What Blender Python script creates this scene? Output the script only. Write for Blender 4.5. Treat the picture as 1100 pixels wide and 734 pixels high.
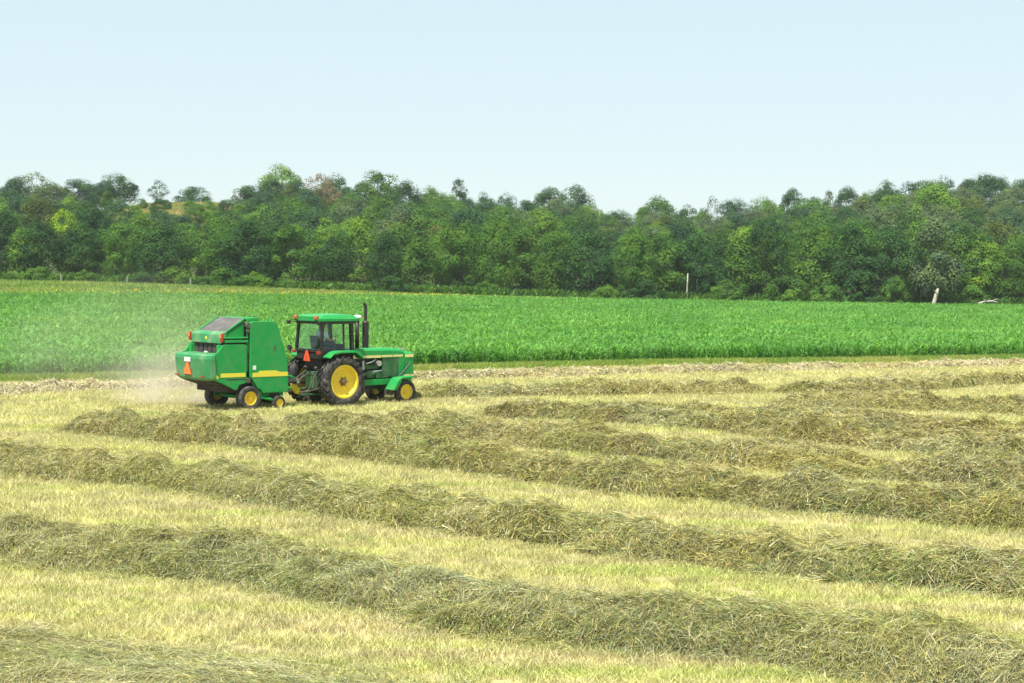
import bpy, bmesh, math, random
import numpy as np
from mathutils import Vector, Matrix, Euler

for _o in list(bpy.data.objects):
    bpy.data.objects.remove(_o)
SC = bpy.context.scene
COL = SC.collection
R = math.radians
PI = math.pi

# ------------------------------------------------------------------ camera
FPX, CAMH = 1800.0, 4.72
PITCH, ROLL = math.atan(76.5 / FPX), R(0.68)
cam_d = bpy.data.cameras.new('camera')
cam_d.sensor_fit = 'HORIZONTAL'
cam_d.sensor_width = 36
cam_d.lens = FPX / 1100 * 36
cam_d.clip_start, cam_d.clip_end = 0.5, 6000
cam = bpy.data.objects.new('camera', cam_d)
COL.objects.link(cam)
CAMR = (Matrix.Rotation(PI / 2 - PITCH, 4, 'X') @ Matrix.Rotation(ROLL, 4, 'Z'))
cam.matrix_world = Matrix.Translation((0, 0, CAMH)) @ CAMR
SC.camera = cam

# ------------------------------------------------------------------ sky, sun, exposure
SUN_EL, SUN_AZ = R(66), R(207)      # azimuth clockwise from +Y (view direction): behind the camera, to the left
w = bpy.data.worlds.new("World")
SC.world = w
w.use_nodes = True
nt = w.node_tree
bg = nt.nodes['Background']
sky = nt.nodes.new('ShaderNodeTexSky')
sky.sky_type = 'NISHITA'
sky.sun_disc = False
sky.sun_elevation = SUN_EL
sky.sun_rotation = SUN_AZ
sky.altitude = 0
sky.air_density = 1.0
sky.dust_density = 0.6
sky.ozone_density = 1.6
hs = nt.nodes.new('ShaderNodeHueSaturation')
hs.inputs['Saturation'].default_value = 0.75
nt.links.new(sky.outputs[0], hs.inputs['Color'])
veil = nt.nodes.new('ShaderNodeMix')                 # thin even summer veil over the clear sky
veil.data_type = 'RGBA'
veil.inputs[0].default_value = 0.70
veil.inputs[7].default_value = (4.25, 5.2, 5.4, 1)
nt.links.new(hs.outputs[0], veil.inputs[6])
nt.links.new(veil.outputs[2], bg.inputs['Color'])
bg.inputs['Strength'].default_value = 0.108
sd = bpy.data.lights.new('sun', 'SUN')
sd.energy = 5.0
sd.angle = R(0.5)
sd.color = (1.0, 0.955, 0.88)
sun = bpy.data.objects.new('sun', sd)
COL.objects.link(sun)
sdir = Vector((math.sin(SUN_AZ) * math.cos(SUN_EL), math.cos(SUN_AZ) * math.cos(SUN_EL), math.sin(SUN_EL)))
sun.rotation_euler = sdir.to_track_quat('Z', 'Y').to_euler()
sun.location = (0, -20, 60)
SC.view_settings.view_transform = 'Standard'
SC.view_settings.look = 'None'
SC.view_settings.exposure = 0.66
SC.view_settings.gamma = 1
SC.cycles.max_bounces = 8
SC.cycles.transparent_max_bounces = 12
SC.cycles.volume_step_rate = 1.0
SC.cycles.volume_bounces = 1
SC.cycles.use_denoising = True

# ------------------------------------------------------------------ helpers
def ground_px(px, py, z=0.0):
    """the ground point that the photograph's pixel (1100 wide) looks at"""
    d = CAMR.to_3x3() @ Vector(((px - 550) / FPX, -(py - 367) / FPX, -1))
    t = (z - CAMH) / d.z
    return Vector((d.x * t, d.y * t, z))

def hor(px):
    return 290.5 + (px - 550) * 0.0119

def tag(o, label=None, cat=None, group=None, kind=None):
    for k, v in (('label', label), ('category', cat), ('group', group), ('kind', kind)):
        if v:
            o[k] = v
    return o

def empty(name, loc=(0, 0, 0), rz=0.0, parent=None):
    o = bpy.data.objects.new(name, None)
    COL.objects.link(o)
    o.location = loc
    o.rotation_euler = (0, 0, rz)
    o.empty_display_size = 0.2
    o.parent = parent
    return o

def smooth01(t):
    t = np.clip(t, 0, 1)
    return t * t * (3 - 2 * t)

def sines(seed, n=6, lo=0.5, hi=2.0):
    """smooth pseudo-noise of two variables in about -1..1"""
    r = np.random.RandomState(seed)
    a = r.uniform(0, 2 * PI, n)
    f = r.uniform(lo, hi, n)
    p = r.uniform(0, 2 * PI, n)
    def fn(x, y=0.0):
        s = 0
        for k in range(n):
            s = s + np.sin((np.cos(a[k]) * x + np.sin(a[k]) * y) * f[k] + p[k])
        return s / n * 1.6
    return fn

# ------------------------------------------------------------------ materials
def mat_new(name):
    m = bpy.data.materials.new(name)
    m.use_nodes = True
    return m, m.node_tree, m.node_tree.nodes['Principled BSDF']

def noise_ramp(nt, cols, scale, detail=4, coord='Object', rough=0.6, lo=0.35, hi=0.65):
    tc = nt.nodes.new('ShaderNodeTexCoord')
    nz = nt.nodes.new('ShaderNodeTexNoise')
    nz.inputs['Scale'].default_value = scale
    nz.inputs['Detail'].default_value = detail
    nz.inputs['Roughness'].default_value = rough
    if coord == 'World':
        g = nt.nodes.new('ShaderNodeNewGeometry')
        nt.links.new(g.outputs['Position'], nz.inputs['Vector'])
    else:
        nt.links.new(tc.outputs[coord], nz.inputs['Vector'])
    cr = nt.nodes.new('ShaderNodeValToRGB')
    el = cr.color_ramp.elements
    el[0].position, el[0].color = lo, (*cols[0], 1)
    el[1].position, el[1].color = hi, (*cols[-1], 1)
    for i in range(1, len(cols) - 1):
        e = el.new(lo + (hi - lo) * i / (len(cols) - 1))
        e.color = (*cols[i], 1)
    nt.links.new(nz.outputs['Fac'], cr.inputs['Fac'])
    return cr, nz

def mix_rgb(nt, a, b, fac, mode='MIX'):
    m = nt.nodes.new('ShaderNodeMix')
    m.data_type = 'RGBA'
    m.blend_type = mode
    for sock, v in ((m.inputs[0], fac), (m.inputs[6], a), (m.inputs[7], b)):
        if hasattr(v, 'is_linked') or isinstance(v, bpy.types.NodeSocket):
            nt.links.new(v, sock)
        elif isinstance(v, (int, float)):
            sock.default_value = v
        else:
            sock.default_value = (*v, 1)
    return m.outputs[2]

def paint(name, col, rough=0.4, dust=(0.36, 0.33, 0.22), amount=0.25, scale=3.0, metal=0.0, bump=0.0, spec=0.5):
    """painted metal (or rubber) with patchy field dust on it"""
    m, nt, b = mat_new(name)
    cr, nz = noise_ramp(nt, [(0, 0, 0), (1, 1, 1)], scale, 5, lo=0.42, hi=0.75)
    mul = nt.nodes.new('ShaderNodeMath')
    mul.operation = 'MULTIPLY'
    mul.inputs[1].default_value = amount
    nt.links.new(cr.outputs['Color'], mul.inputs[0])
    out = mix_rgb(nt, col, dust, mul.outputs[0])
    nt.links.new(out, b.inputs['Base Color'])
    r = nt.nodes.new('ShaderNodeMath')
    r.operation = 'ADD'
    r.inputs[1].default_value = rough
    nt.links.new(mul.outputs[0], r.inputs[0])
    nt.links.new(r.outputs[0], b.inputs['Roughness'])
    b.inputs['Metallic'].default_value = metal
    b.inputs['Specular IOR Level'].default_value = spec
    if bump:
        bp = nt.nodes.new('ShaderNodeBump')
        bp.inputs['Strength'].default_value = bump
        bp.inputs['Distance'].default_value = 0.01
        n2 = nt.nodes.new('ShaderNodeTexNoise')
        n2.inputs['Scale'].default_value = 30
        nt.links.new(n2.outputs['Fac'], bp.inputs['Height'])
        nt.links.new(bp.outputs[0], b.inputs['Normal'])
    return m

GREEN = (0.010, 0.29, 0.06)
M = {}
M['green'] = paint('green_paint', GREEN, 0.42, amount=0.15, spec=0.3)
M['green_dusty'] = paint('green_paint_dusty', (0.03, 0.24, 0.08), 0.5, (0.36, 0.37, 0.25), 0.55, 2.2)
M['dark_green'] = paint('dark_green_screen', (0.014, 0.11, 0.03), 0.6, amount=0.3)
M['yellow'] = paint('yellow_paint', (0.86, 0.62, 0.03), 0.42, (0.5, 0.38, 0.15), 0.25, 6)
M['stripe'] = paint('stripe_yellow', (0.80, 0.66, 0.05), 0.4, amount=0.12)
M['pale_stripe'] = paint('stripe_pale_yellow', (0.78, 0.66, 0.25), 0.4, amount=0.15)
M['rubber'] = paint('tyre_rubber', (0.030, 0.029, 0.031), 0.75, (0.20, 0.185, 0.155), 0.65, 5, bump=0.3, spec=0.25)
M['black'] = paint('black_metal', (0.012, 0.012, 0.013), 0.5, amount=0.10)
M['iron'] = paint('grey_iron', (0.10, 0.095, 0.085), 0.5, (0.22, 0.17, 0.11), 0.6, 8, metal=0.4)
M['rust'] = paint('rusty_hub', (0.16, 0.09, 0.04), 0.7, amount=0.4, scale=12)
M['chrome'] = paint('bright_metal', (0.55, 0.55, 0.55), 0.25, amount=0.2, metal=0.8)
M['white'] = paint('white_plastic', (0.78, 0.78, 0.76), 0.45, amount=0.12)
M['belt'] = paint('grey_belt', (0.100, 0.098, 0.094), 0.85, (0.24, 0.23, 0.20), 0.5, 4, spec=0.2)
M['curtain'] = paint('dark_belt', (0.055, 0.048, 0.048), 0.85, (0.14, 0.12, 0.10), 0.6, 6, spec=0.2)
M['orange'] = paint('orange_plastic', (0.85, 0.20, 0.035), 0.45, amount=0.05)
M['redorange'] = paint('red_orange_plastic', (0.86, 0.09, 0.02), 0.45, amount=0.04)
M['red'] = paint('red_lens', (0.33, 0.03, 0.015), 0.3, amount=0.15)
M['amber'] = paint('amber_lens', (0.38, 0.15, 0.04), 0.3, amount=0.15)
M['seat'] = paint('seat_vinyl', (0.03, 0.03, 0.032), 0.7, amount=0.1)
M['wood_grey'] = paint('weathered_wood', (0.30, 0.28, 0.24), 0.85, (0.16, 0.14, 0.11), 0.8, 3)
M['white_bark'] = paint('bare_white_wood', (0.50, 0.45, 0.36), 0.85, (0.34, 0.34, 0.22), 0.6, 2)
M['skin'] = paint('skin', (0.50, 0.28, 0.19), 0.55, amount=0.03)
M['shirt'] = paint('pale_blue_shirt', (0.76, 0.85, 0.92), 0.85, amount=0.03)
M['jeans'] = paint('dark_jeans', (0.04, 0.06, 0.11), 0.85, amount=0.05)
M['hair'] = paint('dark_hair', (0.03, 0.02, 0.015), 0.8, amount=0.02)

def glass_mat():
    m, nt, b = mat_new('cab_glass')
    out = nt.nodes['Material Output']
    tr = nt.nodes.new('ShaderNodeBsdfTransparent')
    tr.inputs[0].default_value = (0.88, 0.95, 0.92, 1)
    gl = nt.nodes.new('ShaderNodeBsdfGlossy')
    gl.inputs['Roughness'].default_value = 0.03
    lw = nt.nodes.new('ShaderNodeLayerWeight')
    pw = nt.nodes.new('ShaderNodeMath')
    pw.operation = 'POWER'
    pw.inputs[1].default_value = 4
    nt.links.new(lw.outputs['Facing'], pw.inputs[0])
    fr = nt.nodes.new('ShaderNodeMath')
    fr.operation = 'MULTIPLY_ADD'
    fr.inputs[1].default_value = 0.6
    fr.inputs[2].default_value = 0.03
    nt.links.new(pw.outputs[0], fr.inputs[0])
    mx = nt.nodes.new('ShaderNodeMixShader')
    nt.links.new(fr.outputs[0], mx.inputs[0])
    nt.links.new(tr.outputs[0], mx.inputs[1])
    nt.links.new(gl.outputs[0], mx.inputs[2])
    nt.links.new(mx.outputs[0], out.inputs['Surface'])
    nt.nodes.remove(b)
    return m
M['glass'] = glass_mat()

def leafy(name, cols=None, scale=0.5, trans=0.35, use_obj_color=False, attr=None, rnd=0.25, rough=0.6, spec=0.25, tcol=(1.2, 1.3, 0.5), streak=False, blade=True):
    """leaf or straw: diffuse + translucent, hue varied by world-position noise, per instance and per object colour"""
    m, nt, b = mat_new(name)
    out = nt.nodes['Material Output']
    if use_obj_color:
        oi = nt.nodes.new('ShaderNodeObjectInfo')
        base = oi.outputs['Color']
        cr, nz = noise_ramp(nt, [(0.60, 0.66, 0.75), (1.0, 1.0, 1.0), (1.55, 1.32, 0.9)], scale, 4, 'World')
        base = mix_rgb(nt, base, cr.outputs['Color'], 1.0, 'MULTIPLY')
    elif attr:
        at = nt.nodes.new('ShaderNodeAttribute')
        at.attribute_name = attr
        base = at.outputs['Color']
    else:
        cr, nz = noise_ramp(nt, cols, scale, 4, 'World')
        if streak:
            mp = nt.nodes.new('ShaderNodeMapping')
            mp.inputs['Rotation'].default_value = (0, 0, R(33))
            mp.inputs['Scale'].default_value = (0.16, 1.5, 1)
            src = nz.inputs['Vector'].links[0].from_socket
            nt.links.new(src, mp.inputs[0])
            nt.links.new(mp.outputs[0], nz.inputs['Vector'])
        base = cr.outputs['Color']
    if blade:
        ab = nt.nodes.new('ShaderNodeAttribute')
        ab.attribute_name = 'Col'
        base = mix_rgb(nt, base, ab.outputs['Color'], 1.0, 'MULTIPLY')
    if rnd and not attr:
        oi2 = nt.nodes.new('ShaderNodeObjectInfo')
        mr = nt.nodes.new('ShaderNodeMapRange')
        mr.inputs['To Min'].default_value = 1 - rnd
        mr.inputs['To Max'].default_value = 1 + rnd
        nt.links.new(oi2.outputs['Random'], mr.inputs['Value'])
        cmb = nt.nodes.new('ShaderNodeCombineColor')
        for k in range(3):
            nt.links.new(mr.outputs[0], cmb.inputs[k])
        base = mix_rgb(nt, base, cmb.outputs[0], 1.0, 'MULTIPLY')
    nt.links.new(base, b.inputs['Base Color'])
    b.inputs['Roughness'].default_value = rough
    b.inputs['Specular IOR Level'].default_value = spec
    if trans:
        tb = nt.nodes.new('ShaderNodeBsdfTranslucent')
        tc = mix_rgb(nt, base, tcol, 1.0, 'MULTIPLY')
        nt.links.new(tc, tb.inputs['Color'])
        mx = nt.nodes.new('ShaderNodeMixShader')
        mx.inputs[0].default_value = trans
        nt.links.new(b.outputs[0], mx.inputs[1])
        nt.links.new(tb.outputs[0], mx.inputs[2])
        nt.links.new(mx.outputs[0], out.inputs['Surface'])
    return m

M['tree_leaf'] = leafy('tree_leaf', scale=0.28, trans=0.22, use_obj_color=True, rnd=0.12, spec=0.06)
M['corn'] = leafy('corn_leaf', [(0.092, 0.250, 0.046), (0.125, 0.305, 0.058), (0.170, 0.350, 0.070)], 0.11, 0.35, rnd=0.22, rough=0.5, spec=0.2)
M['stubble'] = leafy('stubble_blades', [(0.53, 0.47, 0.24), (0.59, 0.55, 0.27), (0.57, 0.56, 0.22), (0.49, 0.54, 0.17)], 0.8, 0.2, rnd=0.34, rough=0.7, tcol=(1, 1, 0.8), streak=True)
M['verge'] = leafy('verge_grass', [(0.20, 0.33, 0.06), (0.30, 0.39, 0.08), (0.42, 0.42, 0.13)], 0.35, 0.3, rnd=0.25)
M['far_grass'] = leafy('far_grass_blades', [(0.16, 0.30, 0.055), (0.25, 0.36, 0.075), (0.36, 0.38, 0.11)], 0.08, 0.3, rnd=0.25)
M['flower'] = leafy('yellow_flowers', [(0.50, 0.44, 0.05), (0.60, 0.52, 0.05)], 0.5, 0.2, rnd=0.2)
M['hay'] = leafy('hay_strands', attr='Col', blade=False, trans=0.15, rough=0.65, spec=0.3, tcol=(1, 1, 0.8))

def bark_mat(name, a, b_):
    m, nt, b = mat_new(name)
    cr, nz = noise_ramp(nt, [a, b_], 2.5, 6)
    nt.links.new(cr.outputs[0], b.inputs['Base Color'])
    b.inputs['Roughness'].default_value = 0.9
    b.inputs['Specular IOR Level'].default_value = 0.15
    return m
M['bark'] = bark_mat('bark', (0.06, 0.05, 0.04), (0.17, 0.145, 0.115))
M['pale_bark'] = bark_mat('pale_bark', (0.30, 0.27, 0.23), (0.52, 0.48, 0.42))
M['dead_wood'] = bark_mat('dead_grey_wood', (0.28, 0.25, 0.23), (0.50, 0.46, 0.43))

# ------------------------------------------------------------------ mesh builder
class MB:
    def __init__(s):
        s.v, s.f = [], []
    def add(s, vs, fs):
        o = len(s.v)
        s.v += [tuple(p) for p in vs]
        s.f += [tuple(i + o for i in f) for f in fs]
        return s
    def box(s, x0, x1, y0, y1, z0, z1):
        vs = [(x, y, z) for z in (z0, z1) for y in (y0, y1) for x in (x0, x1)]
        return s.add(vs, [(0, 2, 3, 1), (4, 5, 7, 6), (0, 1, 5, 4), (2, 6, 7, 3), (0, 4, 6, 2), (1, 3, 7, 5)])
    def prism(s, poly, y0, y1):
        """polygon in x,z extruded along y"""
        n = len(poly)
        vs = [(p[0], y0, p[1]) for p in poly] + [(p[0], y1, p[1]) for p in poly]
        fs = [tuple(range(n)), tuple(range(2 * n - 1, n - 1, -1))]
        fs += [(i, i + n, (i + 1) % n + n, (i + 1) % n) for i in range(n)]
        return s.add(vs, fs)
    def prism_x(s, poly, x0, x1):
        """polygon in y,z extruded along x"""
        n = len(poly)
        vs = [(x0, p[0], p[1]) for p in poly] + [(x1, p[0], p[1]) for p in poly]
        fs = [tuple(range(n - 1, -1, -1)), tuple(range(n, 2 * n))]
        fs += [(i, (i + 1) % n, (i + 1) % n + n, i + n) for i in range(n)]
        return s.add(vs, fs)
    def loft(s, a, b):
        """two polygons with the same number of 3-D points, capped"""
        n = len(a)
        fs = [tuple(range(n)), tuple(range(2 * n - 1, n - 1, -1))]
        fs += [(i, i + n, (i + 1) % n + n, (i + 1) % n) for i in range(n)]
        return s.add(list(a) + list(b), fs)
    def tube(s, pts, rad, n=8, cap=True):
        pts = [Vector(p) for p in pts]
        if not hasattr(rad, '__len__'):
            rad = [rad] * len(pts)
        vs, fs = [], []
        prev = None
        for i, p in enumerate(pts):
            d = (pts[min(i + 1, len(pts) - 1)] - pts[max(i - 1, 0)]).normalized()
            if prev is None:
                a = d.orthogonal().normalized()
            else:
                a = (prev - d * prev.dot(d)).normalized()
            prev = a
            b = d.cross(a)
            for k in range(n):
                t = 2 * PI * k / n
                vs.append(p + (a * math.cos(t) + b * math.sin(t)) * rad[i])
        for i in range(len(pts) - 1):
            for k in range(n):
                fs.append((i * n + k, i * n + (k + 1) % n, (i + 1) * n + (k + 1) % n, (i + 1) * n + k))
        if cap:
            fs.append(tuple(range(n - 1, -1, -1)))
            fs.append(tuple(range((len(pts) - 1) * n, len(pts) * n)))
        return s.add(vs, fs)
    def lathe(s, prof, n=32, c=(0, 0, 0)):
        """closed profile of (radius, y) turned about the y axis"""
        vs, fs = [], []
        m = len(prof)
        for k in range(n):
            t = 2 * PI * k / n
            for r, y in prof:
                vs.append((c[0] + r * math.cos(t), c[1] + y, c[2] + r * math.sin(t)))
        for k in range(n):
            for i in range(m):
                j = (i + 1) % m
                fs.append((k * m + i, k * m + j, ((k + 1) % n) * m + j, ((k + 1) % n) * m + i))
        return s.add(vs, fs)
    def build(s, name, mat, parent=None, bevel=0.0, smooth=False):
        me = bpy.data.meshes.new(name)
        me.from_pydata(s.v, [], s.f)
        bm = bmesh.new()
        bm.from_mesh(me)
        bmesh.ops.recalc_face_normals(bm, faces=bm.faces)
        bm.to_mesh(me)
        bm.free()
        me.materials.append(mat)
        if smooth:
            me.shade_smooth()
        o = bpy.data.objects.new(name, me)
        COL.objects.link(o)
        o.parent = parent
        if bevel:
            md = o.modifiers.new('edge', 'BEVEL')
            md.width = bevel
            md.segments = 2
            md.limit_method = 'ANGLE'
            md.angle_limit = R(35)
        return o

def np_mesh(name, V, Q, mat, cols=None, parent=None, link=True):
    """mesh of quads straight from arrays"""
    me = bpy.data.meshes.new(name)
    nv, nf = len(V), len(Q)
    me.vertices.add(nv)
    me.vertices.foreach_set('co', np.asarray(V, np.float32).ravel())
    k = Q.shape[1]
    me.loops.add(nf * k)
    me.loops.foreach_set('vertex_index', np.asarray(Q, np.int32).ravel())
    me.polygons.add(nf)
    me.polygons.foreach_set('loop_start', np.arange(0, nf * k, k, dtype=np.int32))
    if cols is not None:
        at = me.attributes.new('Col', 'FLOAT_COLOR', 'POINT')
        c4 = np.ones((nv, 4), np.float32)
        c4[:, :3] = cols
        at.data.foreach_set('color', c4.ravel())
    me.update(calc_edges=True)
    me.materials.append(mat)
    o = bpy.data.objects.new(name, me)
    if link:
        COL.objects.link(o)
    o.parent = parent
    return o

# ------------------------------------------------------------------ terrain
CRX = np.array([-200, 0, 90, 145, 190, 245, 275, 310, 400, 500, 560, 600, 660, 700, 760, 850, 950, 1050, 1100, 1300], float)
CRY = np.array([256, 254, 246, 230, 222, 222, 242, 246, 252, 260, 262, 260, 268, 268, 268, 262, 256, 250, 250, 250], float)
CRZ = CAMH + (hor(CRX) - CRY) * 440 / FPX
CRX = (CRX - 550) / FPX * 440
_und = sines(3, 5, 0.05, 0.2)
def ground_z(X, Y):
    X = np.asarray(X, float)
    Y = np.asarray(Y, float)
    r = np.interp(X * 230 / np.maximum(Y, 60), [-75, -60, -30, 0, 30, 70], [2.0, 1.9, 1.2, 0.45, 0.1, 0.0]) * smooth01((Y - 150) / 80)
    crest = np.interp(X, CRX, CRZ)
    h = (crest - r) * smooth01((Y - 240) / 200) ** 0.85 * (1 - 0.55 * smooth01((Y - 445) / 110))
    u = _und(X, Y) * 0.05 * np.clip((Y - 15) / 60, 0, 1)
    return r + h + u

NE = [ground_px(*p) for p in ((-120, 413), (0, 409), (200, 404), (445, 397.5), (700, 391.5), (1100, 386), (1230, 384.5))]
NEX = np.array([p.x for p in NE])
NEY = np.array([p.y for p in NE])
def corn_near(X):
    return np.interp(X, NEX, NEY)
def corn_far(X):
    return np.interp(X, [-75, -30, 0, 40, 80], [180, 201, 222, 231, 231])

def terrain():
    ys = np.concatenate([np.arange(-30, 14, 4), np.arange(14, 110, 1.0), np.arange(110, 250, 4.0), np.arange(250, 480, 8.0), np.arange(480, 905, 25.0)])
    xs = np.concatenate([np.arange(-700, -130, 30.0), np.arange(-130, -45, 5.0), np.arange(-45, 46, 1.0), np.arange(50, 131, 5.0), np.arange(160, 701, 30.0)])
    X, Y = np.meshgrid(xs, ys)
    Z = ground_z(X, Y)
    V = np.stack([X, Y, Z], -1).reshape(-1, 3)
    ny, nx = X.shape
    i = (np.arange(ny - 1)[:, None] * nx + np.arange(nx - 1)[None]).ravel()
    Q = np.stack([i, i + 1, i + nx + 1, i + nx], 1)
    x, y = V[:, 0], V[:, 1]
    c = np.zeros((len(V), 3))
    c[:] = (0.36, 0.32, 0.15)                                         # mown hay field
    c[(y > corn_near(x) - 1.0)] = (0.17, 0.19, 0.07)                  # grassy margin
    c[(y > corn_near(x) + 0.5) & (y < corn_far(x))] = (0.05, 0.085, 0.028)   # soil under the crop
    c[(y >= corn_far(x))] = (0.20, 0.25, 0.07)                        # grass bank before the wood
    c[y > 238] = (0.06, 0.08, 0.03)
    c[(y > 400) | ((y > 335) & (np.abs(x * 400 / np.maximum(y, 1) + 80) < 16))] = (0.30, 0.27, 0.11)                                   # dry grass on the hill
    m, nt, b = mat_new('ground_soil')
    at = nt.nodes.new('ShaderNodeAttribute')
    at.attribute_name = 'Col'
    cr, nz = noise_ramp(nt, [(0.55, 0.55, 0.55), (1.0, 1.0, 1.0), (1.35, 1.3, 1.25)], 1.4, 8, 'World', 0.7)
    out = mix_rgb(nt, at.outputs['Color'], cr.outputs['Color'], 1.0, 'MULTIPLY')
    nt.links.new(out, b.inputs['Base Color'])
    b.inputs['Roughness'].default_value = 0.95
    b.inputs['Specular IOR Level'].default_value = 0.1
    bp = nt.nodes.new('ShaderNodeBump')
    bp.inputs['Strength'].default_value = 0.6
    bp.inputs['Distance'].default_value = 0.06
    nt.links.new(nz.outputs['Fac'], bp.inputs['Height'])
    nt.links.new(bp.outputs[0], b.inputs['Normal'])
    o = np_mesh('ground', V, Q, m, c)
    o.data.shade_smooth()
    tag(o, kind='structure')
terrain()

# ------------------------------------------------------------------ scattering of stuff
def scatter(name, P, rot, scl, idx, protos, kind='stuff', tilt=None):
    col = bpy.data.collections.new(name + '_kinds')
    for k, p in enumerate(protos):
        col.objects.link(p)
    me = bpy.data.meshes.new(name)
    n = len(P)
    me.vertices.add(n)
    me.vertices.foreach_set('co', np.asarray(P, np.float32).ravel())
    rv = np.zeros((n, 3), np.float32)
    rv[:, 2] = rot
    if tilt is not None:
        rv[:, :2] = tilt
    a = me.attributes.new('rotv', 'FLOAT_VECTOR', 'POINT')
    a.data.foreach_set('vector', rv.ravel())
    a = me.attributes.new('sclv', 'FLOAT_VECTOR', 'POINT')
    s = np.asarray(scl, np.float32)
    if s.ndim == 1:
        s = np.repeat(s[:, None], 3, 1)
    a.data.foreach_set('vector', np.ascontiguousarray(s).ravel())
    a = me.attributes.new('kid', 'INT', 'POINT')
    a.data.foreach_set('value', np.asarray(idx, np.int32))
    me.update()
    o = bpy.data.objects.new(name, me)
    COL.objects.link(o)
    g = bpy.data.node_groups.new(name + '_scatter', 'GeometryNodeTree')
    g.interface.new_socket('Geometry', in_out='INPUT', socket_type='NodeSocketGeometry')
    g.interface.new_socket('Geometry', in_out='OUTPUT', socket_type='NodeSocketGeometry')
    ni, no = g.nodes.new('NodeGroupInput'), g.nodes.new('NodeGroupOutput')
    ip = g.nodes.new('GeometryNodeInstanceOnPoints')
    ci = g.nodes.new('GeometryNodeCollectionInfo')
    ci.inputs['Collection'].default_value = col
    ci.inputs['Separate Children'].default_value = True
    ci.inputs['Reset Children'].default_value = True
    ip.inputs['Pick Instance'].default_value = True
    def named(nm, dt):
        q = g.nodes.new('GeometryNodeInputNamedAttribute')
        q.data_type = dt
        q.inputs['Name'].default_value = nm
        return q.outputs['Attribute']
    e2r = g.nodes.new('FunctionNodeEulerToRotation')
    g.links.new(named('rotv', 'FLOAT_VECTOR'), e2r.inputs[0])
    g.links.new(ni.outputs[0], ip.inputs['Points'])
    g.links.new(ci.outputs[0], ip.inputs['Instance'])
    g.links.new(named('kid', 'INT'), ip.inputs['Instance Index'])
    g.links.new(e2r.outputs[0], ip.inputs['Rotation'])
    g.links.new(named('sclv', 'FLOAT_VECTOR'), ip.inputs['Scale'])
    g.links.new(ip.outputs[0], no.inputs[0])
    md = o.modifiers.new('scatter', 'NODES')
    md.node_group = g
    tag(o, kind=kind)
    return o

def ribbons(base, dirs, length, width, wdir, bend, segs=2):
    """curved tapering ribbons: base (n,3), unit dirs, wdir = unit width direction, bend = (n,3) offset at the tip"""
    n = len(base)
    P = []
    for k in range(segs + 1):
        t = k / segs
        c = base + dirs * (length * t)[:, None] + bend * (t * t)
        wk = width * (1 - 0.75 * t) * 0.5
        P.append(c - wdir * wk[:, None])
        P.append(c + wdir * wk[:, None])
    V = np.stack(P, 1).reshape(-1, 3)
    m = 2 * (segs + 1)
    b = (np.arange(n) * m)[:, None]
    Q = np.concatenate([b + np.array([2 * k, 2 * k + 1, 2 * k + 3, 2 * k + 2]) for k in range(segs)], 1).reshape(-1, 4)
    return V, Q

def unit(a):
    return a / np.maximum(np.linalg.norm(a, axis=-1, keepdims=True), 1e-9)

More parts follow.
